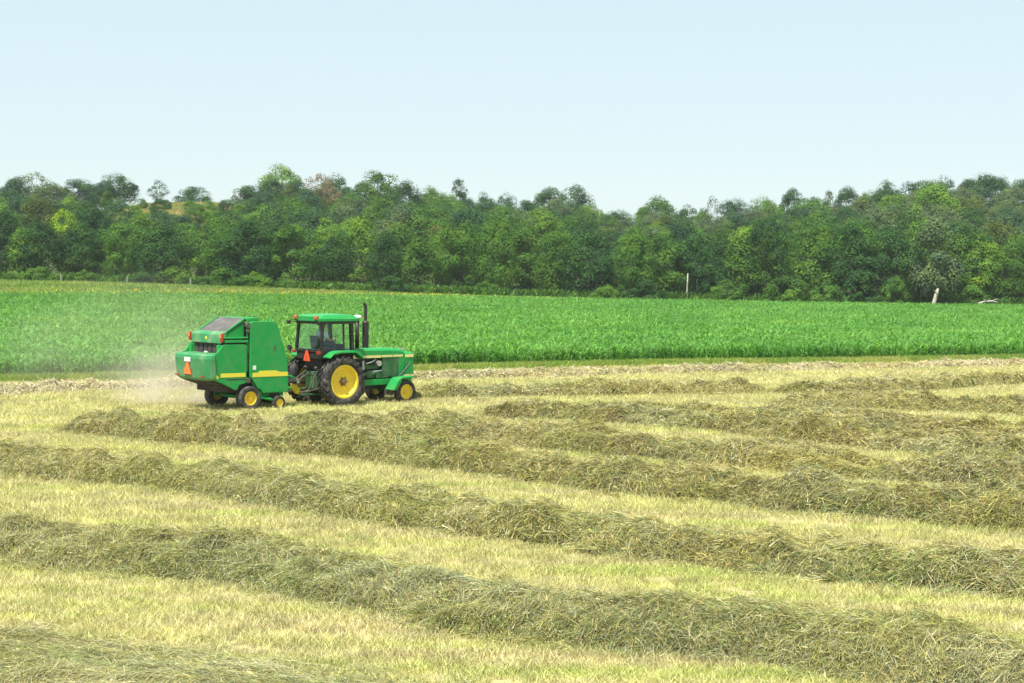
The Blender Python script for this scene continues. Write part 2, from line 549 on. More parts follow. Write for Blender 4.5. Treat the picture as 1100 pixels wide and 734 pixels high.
# ------------------------------------------------------------------ hay windrows
PAL = np.array([(0.52, 0.45, 0.15), (0.38, 0.37, 0.10), (0.36, 0.39, 0.21), (0.60, 0.56, 0.32), (0.31, 0.23, 0.11), (0.22, 0.31, 0.08)])
def windrow(px_line, wid, hei, label, dens=1.0, pal_w=(3, 3, 1.5, 1.5, 0.8, 1.2), seed=0, ends=(True, True), tint=(1, 1, 1)):
    rs = np.random.RandomState(seed)
    P = np.array([ground_px(*p)[:2] for p in px_line])
    # resample the centre line evenly
    d = np.r_[0, np.cumsum(np.linalg.norm(np.diff(P, axis=0), axis=1))]
    n = max(int(d[-1] / 0.22), 8)
    s = np.linspace(0, d[-1], n)
    C = np.stack([np.interp(s, d, P[:, k]) for k in range(2)], 1)
    for _ in range(60):
        C[1:-1] = (C[:-2] + 2 * C[1:-1] + C[2:]) / 4
    T = unit(np.gradient(C, axis=0))
    N = np.stack([-T[:, 1], T[:, 0]], 1)
    n1, n2, n3, n4 = sines(seed + 1, 6, 0.4, 2.2), sines(seed + 2, 7, 1.5, 6.0), sines(seed + 3, 6, 0.5, 3.0), sines(seed + 4, 7, 2.0, 9.0)
    n5 = sines(seed + 5, 6, 0.15, 0.8)
    taper = np.ones(n)
    L = d[-1]
    if ends[0]:
        taper *= smooth01(s / 2.0) ** 0.6
    if ends[1]:
        taper *= smooth01((L - s) / 2.0) ** 0.6
    W = wid * (1 + 0.16 * n1(s) + 0.10 * n2(s)) * (0.4 + 0.6 * taper)
    H = hei * (1 + 0.20 * n1(s + 40) + 0.12 * n2(s, 3.0)) * taper
    SH = 0.22 * n5(s) * wid + 0.08 * n1(s + 90)                       # the row wanders
    def surf(si, t):
        """point on the heap at arc index si (float) and cross position t in -1..1"""
        i = np.clip(si, 0, n - 1.001)
        i0 = i.astype(int)
        f = (i - i0)[:, None]
        c = C[i0] * (1 - f) + C[i0 + 1] * f
        nn = N[i0]
        f1 = f[:, 0]
        w_ = W[i0] * (1 - f1) + W[i0 + 1] * f1
        h_ = H[i0] * (1 - f1) + H[i0 + 1] * f1
        sh = SH[i0] * (1 - f1) + SH[i0 + 1] * f1
        off = (t * 0.62 + 0.12) * w_ + sh
        sx = s[i0] + f1 * (s[1] - s[0])
        lump = 1 + 0.28 * n3(sx * 1.2, off * 2.4) + 0.24 * n4(sx, off * 1.4)
        pk = -0.34
        fn_ = np.where(t < pk, np.maximum(1 - (np.maximum(pk - t, 0) / (1 + pk)) ** 3.0, 0) ** 0.75, np.maximum(1 - (np.maximum(t - pk, 0) / (1 - pk)) ** 1.35, 0))
        z = h_ * fn_ * lump
        xy = c + nn * off[:, None]
        return np.stack([xy[:, 0], xy[:, 1], ground_z(xy[:, 0], xy[:, 1]) + z], 1), sx, off, h_
    m = 15
    ti = np.linspace(-1.0, 1.0, m)
    SI, TT = np.meshgrid(np.arange(n, dtype=float), ti, indexing='ij')
    V0, sx0, off0, _h = surf(SI.ravel(), TT.ravel())
    V0[:, 2] -= 0.055
    i = (np.arange(n - 1)[:, None] * m + np.arange(m - 1)[None]).ravel()
    Q0 = np.stack([i, i + m, i + m + 1, i + 1], 1)
    c0 = np.array((0.06, 0.062, 0.022)) * (1 + 0.3 * n3(sx0, off0))[:, None]  # shadow deep between the strands is put into this dark heap colour
    # strands, thicker and fewer the farther the row lies
    dist = max(np.median(np.linalg.norm(C, axis=1)), 15.0)
    sw = 0.00025 * dist + 0.0005
    sl = 0.145 + 0.0022 * dist
    cnt = int(L * wid * 1.25 * 3.0 * dens / (sl * sw * 0.62))
    cnt = min(cnt, 300000)
    si = rs.uniform(0, n - 1, cnt)
    t = np.where(rs.uniform(0, 1, cnt) < 0.36, rs.uniform(-1.0, -0.5, cnt) - 0.22 * rs.uniform(0, 1, cnt) ** 3, -1.0 + 2.2 * rs.beta(1.0, 1.45, cnt))
    B, sx, off, hh = surf(si, np.clip(t, -1, 1))
    i0 = np.clip(si.astype(int), 0, n - 2)
    off_out = (np.abs(t) > 1) * (np.abs(t) - 1) * np.sign(t) * wid * 0.9
    B[:, :2] += N[i0] * off_out[:, None]
    e = 0.06
    Bs, _, _, _ = surf(np.clip(si + e, 0, n - 1), np.clip(t, -1, 1))
    Bt, _, _, _ = surf(si, np.clip(t + 0.04, -1, 1))
    ds = np.stack([T[i0, 0], T[i0, 1], (Bs[:, 2] - B[:, 2]) / max(e * (s[1] - s[0]), 1e-6) * 0.6], 1)
    dt = unit(np.stack([N[i0, 0], N[i0, 1], np.clip((Bt[:, 2] - B[:, 2]) / (0.02 * wid), -1.4, 1.4)], 1))
    ds = unit(np.clip(ds, -1.2, 1.2))
    ang = 0.75 + 1.0 * n5(sx * 2.2, off * 1.5) + 0.7 * n3(sx * 0.8, off) + rs.normal(0, 0.85, cnt)
    D = unit(ds * np.cos(ang)[:, None] + dt * np.sin(ang)[:, None] + np.stack([np.zeros(cnt), np.zeros(cnt), rs.normal(0.12, 0.25, cnt)], 1))
    ln = sl * rs.uniform(0.5, 1.5, cnt)
    lift = np.abs(rs.normal(0, 0.035, cnt)) * np.clip(hh / 0.3, 0.25, 1)
    g = 0.9 * n3(sx * 3.1, off * 3.6) + 0.8 * n4(sx * 1.7 + 5, off * 2.6)      # strands hang together in clumps with dark gaps between
    lift += 0.095 * np.clip(g, -0.2, 1.2) * np.clip(hh / 0.3, 0.3, 1)
    thin = rs.uniform(0, 1, cnt) < np.maximum(1 / (1 + np.exp(-3.0 * (g + 0.68))), 0.42)
    B[:, 2] += lift
    B -= D * (ln * 0.5)[:, None]
    up = np.array([0, 0, 1.0])
    side = unit(np.cross(D, up + rs.normal(0, 0.7, (cnt, 3))))
    bend = np.stack([rs.normal(0, 0.26, cnt), rs.normal(0, 0.26, cnt), rs.normal(-0.16, 0.16, cnt)], 1) * ln[:, None]
    gz = ground_z(B[:, 0], B[:, 1])
    B[:, 2] = np.maximum(B[:, 2], gz + 0.01)
    B, D, ln, side, bend, sx, off, lift = (q[thin] for q in (B, D, ln, side, bend, sx, off, lift))
    cnt = len(B)
    V1, Q1 = ribbons(B, D, ln, sw * rs.uniform(0.6, 1.5, cnt), side, bend)
    # colour: patches of palette along the row
    pw = np.array(pal_w, float)[None, :] * np.exp(np.stack([0.9 * n1(sx * (0.6 + 0.15 * k) + 13 * k, off * 2) + 0.5 * n3(sx + 7 * k, off * 2) for k in range(6)], 1))
    pw /= pw.sum(1, keepdims=True)
    pick = (rs.uniform(0, 1, cnt)[:, None] > np.cumsum(pw, 1)).sum(1).clip(0, 5)
    cc = PAL[pick] * rs.uniform(0.40, 1.32, (cnt, 1)) * np.array(tint)
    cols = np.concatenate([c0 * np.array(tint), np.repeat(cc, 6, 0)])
    V = np.concatenate([V0, V1])
    Q = np.concatenate([Q0, Q1 + len(V0)])
    org = np.array([C[n // 2, 0], C[n // 2, 1], 0.0])
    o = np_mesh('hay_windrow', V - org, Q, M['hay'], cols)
    o.location = org
    tag(o, label, 'windrow', 'raked rows of cut hay')
    return o

GREYISH = (2, 2, 3.2, 2.2, 0.4, 1.2)
windrow([(-60, 712), (0, 716), (200, 738), (330, 762), (480, 800), (600, 830)], 2.3, 0.20, 'low greyish hay row cut off by the bottom left corner, nearest the viewer', 1.0, GREYISH, 11, (False, True))
windrow([(-80, 588), (0, 592), (178, 613), (356, 638), (560, 665), (744, 691), (896, 715), (1000, 732), (1150, 756)], 2.1, 0.45, 'long thick hay row, the lowest that crosses the whole field from left to right', 1.0, (2.8, 3, 3.0, 1.8, 0.6, 1.8), 23, (False, False))
windrow([(-80, 494), (0, 500), (178, 521), (305, 540), (382, 550), (509, 564), (650, 584), (794, 602), (973, 623), (1160, 641)], 2.0, 0.44, 'second long hay row up from the bottom, running unbroken between both picture edges', 1.0, (3.2, 3.4, 2.3, 1.6, 0.6, 1.5), 37, (False, False))
windrow([(73, 462), (160, 469), (254, 478), (407, 494), (560, 511), (693, 528), (896, 546), (1160, 569)], 2.1, 0.54, 'thick hay row whose blunt left end lies below the baler, third row up', 1.0, (3, 3.4, 1.4, 1.2, 1.4, 1.4), 41, (True, False))
windrow([(296, 456), (407, 467), (560, 474), (744, 494), (845, 504), (998, 516), (1160, 527)], 2.5, 0.44, 'brownish hay row that starts just below the tractor and runs to the right', 1.0, (3, 3, 1.4, 1.4, 1.7, 0.9), 53, (True, False))
windrow([(510, 447), (640, 454), (744, 461), (896, 476), (1000, 485), (1160, 492)], 2.6, 0.42, 'tangled hay row beginning in mid-field and spreading towards the right edge', 1.0, (3, 2.6, 1.4, 1.6, 1.8, 0.8), 67, (True, False))
windrow([(640, 448), (740, 452), (870, 458), (1000, 465), (1160, 472)], 3.0, 0.38, 'brown hay row packed between its neighbours right of mid-field', 1.0, (3, 2.6, 1.2, 1.4, 2.0, 0.8), 79, (True, False))
windrow([(815, 437), (900, 438), (1000, 443), (1160, 448)], 2.8, 0.40, 'short brown hay row at the top of the tangled patch on the right', 1.0, (3, 2.4, 1.2, 1.6, 2.0, 0.8), 83, (True, False))
windrow([(418, 430), (470, 428.5), (560, 427), (670, 425), (760, 422.5), (830, 422.5)], 2.0, 0.42, 'straw-coloured hay row lying straight ahead of the tractor wheels', 1.0, (3.4, 3, 1.2, 2.4, 0.8, 0.8), 97, (True, True))
windrow([(815, 424), (870, 425), (930, 423), (1000, 418.5), (1100, 410.5), (1170, 405)], 2.0, 0.38, 'hay row that bends upwards to the right edge beneath the corn', 1.0, (3.4, 3, 1.2, 2.4, 0.8, 0.8), 101, (True, False))
windrow([(-80, 429), (0, 424), (100, 419), (200, 415), (320, 411), (440, 408.5), (600, 404), (760, 400), (900, 397), (1170, 391)], 1.9, 0.27, 'pale bleached hay row along the foot of the corn', 1.0, (2.4, 0.8, 1.6, 5, 1.0, 0.2), 113, (False, False), (1.25, 1.2, 1.38))

# ------------------------------------------------------------------ stubble between the rows
def blade_tones(rs, n, per, lo, hi):
    v = rs.uniform(lo, hi, (n, 1)) * np.stack([rs.uniform(0.93, 1.07, n), np.ones(n), rs.uniform(0.85, 1.15, n)], 1)
    return np.repeat(v, per, 0)

def tuft(name, seed, n, size, h, wd, lean, mat):
    rs = np.random.RandomState(seed)
    B = np.stack([rs.uniform(-size, size, n), rs.uniform(-size, size, n), np.zeros(n)], 1)
    a = rs.uniform(0, 2 * PI, n)
    tl = np.abs(rs.normal(0, lean, n))
    D = np.stack([np.cos(a) * np.sin(tl), np.sin(a) * np.sin(tl), np.cos(tl)], 1)
    S = unit(np.cross(D, rs.normal(0, 1, (n, 3)) * np.array([1, 1, 0.2])))
    ln = h * rs.uniform(0.5, 1.5, n)
    bend = np.stack([np.cos(a), np.sin(a), -0.4 * np.ones(n)], 1) * (ln * rs.uniform(0.1, 0.5, n))[:, None]
    V, Q = ribbons(B, D, ln, wd * rs.uniform(0.7, 1.4, n), S, bend)
    return np_mesh(name, V, Q, mat, blade_tones(rs, n, 6, 0.5, 1.4), link=False)

def stubble():
    rs = np.random.RandomState(5)
    protos = [tuft('stubble_patch', 100 + k, 80, 0.24, 0.095, 0.010, 0.45, M['stubble']) for k in range(8)]
    P, S = [], []
    for y0, y1, dn, sc in ((17, 30, 24, 0.85), (30, 48, 15, 1.05), (48, 70, 8, 1.5), (70, 105, 4.5, 2.0)):
        hw = y1 * 0.33 + 2
        k = int((y1 - y0) * 2 * hw * dn)
        x, y = rs.uniform(-hw, hw, k), rs.uniform(y0, y1, k)
        ok = (np.abs(x) < y * 0.33 + 2) & (y < corn_near(x) - 0.6)
        x, y = x[ok], y[ok]
        P.append(np.stack([x, y, ground_z(x, y)], 1))
        S.append(sc * rs.uniform(0.75, 1.25, len(x)))
    P, S = np.concatenate(P), np.concatenate(S)
    sv = np.stack([S, S, np.minimum(S, 1.5)], 1)
    scatter('stubble', P, rs.uniform(0, 2 * PI, len(P)), sv, rs.randint(0, 8, len(P)), protos)
stubble()

# ------------------------------------------------------------------ corn, margins
def corn_plant(name, seed):
    rs = np.random.RandomState(seed)
    h = 1.0
    Vs, Qs, o = [], [], 0
    n = 10
    for k in range(n):
        z0 = 0.08 + 0.62 * h * k / n + rs.uniform(-0.02, 0.02)
        az = (k % 2) * PI + rs.normal(0, 0.5) + seed
        ln = 0.58 * (0.65 + 0.5 * math.sin(PI * (k + 1) / (n + 1))) * rs.uniform(0.85, 1.15)
        el = R(rs.uniform(56, 76) + 1.2 * k)
        d = np.array([math.cos(az), math.sin(az)])
        sd_ = np.array([-d[1], d[0], rs.uniform(-0.3, 0.3)])
        segs = 5
        p = np.array([0, 0, z0])
        pts = [p.copy()]
        for j in range(segs):
            p = p + np.array([d[0] * math.cos(el), d[1] * math.cos(el), math.sin(el)]) * ln / segs
            el -= R(rs.uniform(10, 31))
            pts.append(p.copy())
        for j, q in enumerate(pts):
            t = j / segs
            wk = 0.036 * (0.5 + 1.0 * t) if t < 0.4 else 0.0324 * (1 - ((t - 0.4) / 0.6) ** 2) + 0.003
            Vs += [q - sd_ * wk, q + sd_ * wk]
        for j in range(segs):
            Qs.append((o + 2 * j, o + 2 * j + 1, o + 2 * j + 3, o + 2 * j + 2))
        o += 2 * (segs + 1)
    for sd_ in (np.array([0.014, 0, 0]), np.array([0, 0.014, 0])):
        Vs += [-sd_, sd_, sd_ * 0.5 + np.array([0, 0, 0.8]), -sd_ * 0.5 + np.array([0, 0, 0.8])]
        Qs.append((o, o + 1, o + 2, o + 3))
        o += 4
    tones = np.concatenate([blade_tones(rs, n, 12, 0.84, 1.16), np.full((8, 3), 0.9)])
    return np_mesh(name, np.array(Vs), np.array(Qs), M['corn'], tones, link=False)

def corn():
    rs = np.random.RandomState(9)
    protos = [corn_plant('corn_plant', k) for k in range(7)]
    P, S = [], []
    for d0, d1, row, stp, sc in ((0, 30, 0.6, 0.24, 1.0), (30, 70, 0.75, 0.36, 1.06), (70, 165, 0.9, 0.62, 1.18)):
        dd = np.arange(d0, d1, row)
        for d in dd:
            hw = (110 + d) * 0.36 + 4
            x = np.arange(-hw, hw, stp)
            x = x + rs.uniform(-0.4, 0.4, len(x)) * stp
            y = corn_near(x) + d + rs.normal(0, row * 0.22, len(x)) + 0.25
            ok = (y < corn_far(x)) & (np.abs(x) < y * 0.33 + 3)
            x, y = x[ok], y[ok]
            P.append(np.stack([x, y, ground_z(x, y)], 1))
            S.append(np.stack([sc * np.ones(len(x)), sc * np.ones(len(x)), np.ones(len(x))], 1) * rs.uniform(0.82, 1.15, (len(x), 1)))
    P, S = np.concatenate(P), np.concatenate(S)
    v = sines(77, 6, 0.02, 0.12)(P[:, 0], P[:, 1])
    S[:, 2] *= 1 + 0.10 * v
    tl = rs.normal(0, 0.08, (len(P), 2))
    scatter('corn_crop', P, rs.uniform(0, 2 * PI, len(P)), S, rs.randint(0, 7, len(P)), protos, tilt=tl)
corn()

def margins():
    rs = np.random.RandomState(15)
    protos = [tuft('verge_tuft', 200 + k, 60, 0.25, 0.24, 0.022, 0.5, M['verge']) for k in range(5)]
    k = 8000
    x = rs.uniform(-26, 38, k)
    y = corn_near(x) - 0.9 + rs.normal(0, 0.6, k)
    P = np.stack([x, y, ground_z(x, y)], 1)
    scatter('verge_grass', P, rs.uniform(0, 6.28, k), rs.uniform(0.6, 1.3, k), rs.randint(0, 5, k), protos)
    # the grass bank between the crop and the wood
    protos = [tuft('bank_tuft', 300 + k, 50, 0.7, 0.5, 0.07, 0.5, M['far_grass']) for k in range(5)]
    x = np.concatenate([rs.uniform(-85, 80, 7000), rs.uniform(-85, -15, 9000)])
    y = corn_far(x) + rs.uniform(-0.02, 1, 16000) * np.interp(x, [-80, -45, -20, 10, 80], [50, 40, 20, 8, 6])
    ok = (y > corn_far(x) - 0.5)
    x, y = x[ok], y[ok]
    P = np.stack([x, y, ground_z(x, y)], 1)
    scatter('bank_grass', P, rs.uniform(0, 6.28, len(x)), rs.uniform(0.6, 1.5, len(x)), rs.randint(0, 5, len(x)), protos)
    # dry grass on the open hilltop
    x = rs.uniform(-105, -60, 4500)
    y = rs.uniform(340, 455, 4500)
    P = np.stack([x, y, ground_z(x, y)], 1)
    protos = [tuft('hill_tuft', 400 + k, 40, 1.0, 0.5, 0.1, 0.5, leafy('hill_grass_%d' % k, [(0.22, 0.26, 0.07), (0.40, 0.34, 0.13)], 0.1, 0.3)) for k in range(2)]
    scatter('hilltop_grass', P, rs.uniform(0, 6.28, len(x)), rs.uniform(0.7, 1.5, len(x)), rs.randint(0, 2, len(x)), protos)
    # yellow flowers in the bank grass
    protos = [tuft('flower_tuft', 500 + k, 14, 0.5, 0.5, 0.16, 0.4, M['flower']) for k in range(3)]
    pts = []
    for cx, sx_, n in ((-48, 9, 200), (-36, 6, 110), (-24, 8, 400), (-13, 7, 320), (-3, 6, 120), (22, 10, 40)):
        xx = rs.normal(cx, sx_ * 0.6, n)
        yy = corn_far(xx) + np.abs(rs.normal(1.5, 2.0, n)) + 0.4
        pts.append(np.stack([xx, yy, ground_z(xx, yy) + 0.25], 1))
    P = np.concatenate(pts)
    scatter('wild_flowers', P, rs.uniform(0, 6.28, len(P)), rs.uniform(0.5, 1.1, len(P)), rs.randint(0, 3, len(P)), protos)
    # undergrowth along the foot of the wood
    um = leafy('undergrowth_leaf', [(0.05, 0.12, 0.03), (0.09, 0.19, 0.035), (0.14, 0.26, 0.045)], 0.12, 0.3, rnd=0.3, spec=0.08)
    protos = [tuft('undergrowth_tuft', 600 + k, 90, 0.9, 0.9, 0.28, 0.7, um) for k in range(5)]
    x = rs.uniform(-88, 84, 1500)
    y = np.interp(x, [-80, -30, 0, 80], [229, 228, 230, 236]) + np.abs(rs.normal(0, 3.0, 1500))
    P = np.stack([x, y, ground_z(x, y)], 1)
    scatter('undergrowth', P, rs.uniform(0, 6.28, len(x)), rs.uniform(0.7, 1.8, len(x)), rs.randint(0, 5, len(x)), protos)
margins()
#@@TREES
# ------------------------------------------------------------------ trees
def crown_arrays(seed, kind):
    """crown of a 10 m tree: leaf faces in clumps on an uneven outline, gaps between them"""
    rs = np.random.RandomState(seed)
    rx, zc, rz, ncl, per, lf = {'full': (3.7, 5.2, 4.9, 50, 250, 0.29), 'round': (3.7, 5.8, 4.1, 42, 240, 0.28), 'tall': (2.5, 5.4, 4.7, 40, 190, 0.29),
                                'wispy': (3.4, 6.2, 3.8, 46, 60, 0.28), 'slim': (1.7, 6.0, 4.1, 32, 90, 0.32), 'shrub': (5.2, 3.6, 5.2, 40, 170, 0.52)}[kind]
    cs, rr = [], []
    lob = [(rs.uniform(0, 2 * PI), rs.uniform(-0.5, 0.9), rs.uniform(0.75, 1.25)) for _ in range(7)]
    while len(cs) < ncl:
        u = unit(rs.normal(0, 1, (1, 3)))[0]
        if u[2] < -0.93:
            continue
        rad = 0.62 + 0.38 * rs.uniform() ** 0.5
        az = math.atan2(u[1], u[0])
        k = 1.0
        for la, lz, ls in lob:                                         # big lobes push the outline in and out
            k += (ls - 1) * math.exp(-((math.cos(az - la) - 1) ** 2) * 2.5 - ((u[2] - lz) ** 2) * 2.5)
        sq = 1 - 0.25 * max(u[2], 0) ** 2 if kind != 'tall' else 1 - 0.45 * max(u[2], 0)
        p = np.array([u[0] * rx * sq, u[1] * rx * sq, u[2] * rz]) * rad * k + np.array([0, 0, zc])
        if p[2] < 0.5 or p[2] > 10.4:
            continue
        cs.append(p)
        rr.append(rs.uniform(0.85, 1.85) * (0.75 if kind in ('wispy', 'slim') else 1.0) * (1.25 if kind == 'shrub' else 1))
    cs, rr = np.array(cs), np.array(rr)
    n = ncl * per
    ci = np.repeat(np.arange(ncl), per)
    u = unit(rs.normal(0, 1, (n, 3)))
    u[:, 2] = np.where(u[:, 2] < -0.55, -u[:, 2], u[:, 2])
    r = rr[ci] * (0.62 + 0.38 * rs.uniform(0, 1, n) ** 0.7) * rs.uniform(0.85, 1.15, n)
    p = cs[ci] + u * np.array([1.0, 1.0, 0.95]) * r[:, None]
    outw = unit(p - np.array([0, 0, zc - 1.5]))
    nrm = unit(0.95 * u + 0.35 * outw + np.array([0, 0, 0.35]) + rs.normal(0, 0.24, (n, 3)))
    a = unit(np.cross(nrm, rs.normal(0, 1, (n, 3))))
    b = np.cross(nrm, a)
    L = lf * rs.uniform(0.55, 1.3, n)[:, None]
    W = L * rs.uniform(0.5, 0.8, n)[:, None]
    V = np.stack([p - a * L * 0.5, p - b * W * 0.5 + nrm * L * 0.1, p + a * L * 0.55, p + b * W * 0.5 + nrm * L * 0.1], 1).reshape(-1, 3)
    Q = np.arange(n * 4).reshape(-1, 4)
    return V, Q, cs

def trunk_mb(seed, cs, zc, r0=0.24, thin=1.0):
    rnd = random.Random(seed)
    mb = MB()
    pts, rad = [], []
    top = zc + 1.5
    bx, by = rnd.uniform(-0.3, 0.3), rnd.uniform(-0.3, 0.3)
    for k in range(7):
        t = k / 6
        pts.append((bx * t * t + rnd.uniform(-0.08, 0.08) * t, by * t * t, -0.4 + (top + 0.4) * t))
        rad.append(r0 * thin * (1.25 if k == 0 else 1 - 0.8 * t))
    mb.tube(pts, rad, 8)
    order = list(range(len(cs)))
    rnd.shuffle(order)
    for k in order[:16]:
        c = cs[k]
        t = min(max((c[2] - 1.8) / (top + 0.4), 0.22), 0.85)
        i = int(t * 6)
        p0 = Vector(pts[i])
        c = Vector(c)
        mid = p0.lerp(c, 0.5) + Vector((0, 0, -0.25 + rnd.uniform(-0.2, 0.3)))
        mb.tube([p0, mid, c], [rad[i] * 0.5, rad[i] * 0.3, 0.02], 5)
    return mb

KINDS = {}
def kind_of_tree(key, kind, seed, bark='bark'):
    V, Q, cs = crown_arrays(seed, kind)
    crown = np_mesh('crown', V, Q, M['tree_leaf'], blade_tones(np.random.RandomState(seed), len(Q), 4, 0.86, 1.14), link=False)
    zc = {'full': 5.0, 'round': 6, 'tall': 6, 'wispy': 6, 'slim': 6, 'shrub': 3.5}[kind]
    tm = trunk_mb(seed, cs, zc, 0.24 if kind != 'shrub' else 0.16)
    me = tm.build('trunk', M[bark], smooth=True)
    COL.objects.unlink(me)
    KINDS[key] = (me, crown)
for k in range(5):
    kind_of_tree('full%d' % k, 'full', 900 + k)
for k in range(4):
    kind_of_tree('round%d' % k, 'round', 920 + k)
for k in range(3):
    kind_of_tree('tall%d' % k, 'tall', 940 + k)
for k in range(3):
    kind_of_tree('wispy%d' % k, 'wispy', 960 + k)
kind_of_tree('slim0', 'slim', 980)
for k in range(4):
    kind_of_tree('shrub%d' % k, 'shrub', 990 + k)

def dead_arrays(seed, spread=1.0):
    """a leafless tree: trunk forking into finer and finer branches"""
    rnd = random.Random(seed)
    tm, bm_ = MB(), MB()
    def grow(mb, p, d, ln, r, lev):
        pts, rad = [p], [r]
        for k in range(3):
            d = (d + Vector((rnd.uniform(-1, 1), rnd.uniform(-1, 1), rnd.uniform(-0.3, 0.6))) * 0.22).normalized()
            p = p + d * ln / 3
            pts.append(p)
            rad.append(r * (1 - 0.2 * (k + 1)))
        mb.tube(pts, rad, 6 if lev < 2 else 4)
        if lev >= 4:
            return
        for k in range(rnd.choice((3, 4))):
            i = rnd.choice((1, 2, 3, 3))
            nd = (d + Vector((rnd.uniform(-1, 1), rnd.uniform(-1, 1), rnd.uniform(-0.4, 0.7))) * 0.75 * spread).normalized()
            grow(bm_, pts[i], nd, ln * rnd.uniform(0.5, 0.75), rad[i] * 0.62, lev + 1)
    grow(tm, Vector((0, 0, -0.3)), Vector((0, 0, 1)), 4.6, 0.22, 0)
    return tm, bm_
for k in range(3):
    tm, bm_ = dead_arrays(50 + k, 1.0 + 0.15 * k)
    a = tm.build('trunk', M['dead_wood'], smooth=True)
    b = bm_.build('branches', M['dead_wood'])
    COL.objects.unlink(a)
    COL.objects.unlink(b)
    KINDS['dead%d' % k] = (a, b)

def plant(key, px, Y, ytop, width_px, color, label, cat='tree', name='broadleaf_tree', group=None, sink=0.0, seed=0):
    """a tree standing at depth Y metres; its height follows from the ground there and where its top reaches"""
    X = (px - 550) / FPX * Y
    z = float(ground_z(X, Y)) - sink
    H = CAMH + (hor(px) - ytop) * Y / FPX - z
    H = max(H, 1.2)
    rnd = random.Random(seed * 7 + int(px * 3 + Y * 11))
    t = empty(name, (X, Y, z), rnd.uniform(0, 2 * PI))
    wbase = {'full': 8.6, 'roun': 8.8, 'tall': 6.2, 'wisp': 7.6, 'slim': 4.2, 'shru': 12.0, 'dead': 6.5}[key[:4]]
    sx = width_px * Y / FPX / wbase if width_px else H / 10 * rnd.uniform(0.9, 1.15)
    sx = min(max(sx, 0.55 * H / 10), (1.25 if key[:4] != 'shru' else 1.5) * H / 10)
    t.scale = (sx, sx, H / 10.3)
    for src in KINDS[key]:
        c = src.copy()
        COL.objects.link(c)
        c.parent = t
        if color is not None:
            c.color = (*color, 1)
    tag(t, label, cat, group)
    return t

DARK, MID, LIGHT = (0.040, 0.102, 0.030), (0.078, 0.172, 0.029), (0.124, 0.240, 0.034)
HAZE_BLUE, GREY, BROWN = (0.048, 0.112, 0.050), (0.100, 0.155, 0.070), (0.18, 0.15, 0.09)  # the blue tone puts distance haze into the leaf colour
YEL, OLIVE = (0.27, 0.40, 0.02), (0.085, 0.120, 0.030)
TONE = {DARK: 'dark green', MID: 'mid-green', LIGHT: 'light green', HAZE_BLUE: 'bluish green', GREY: 'greyish green', BROWN: 'brownish', OLIVE: 'olive green'}

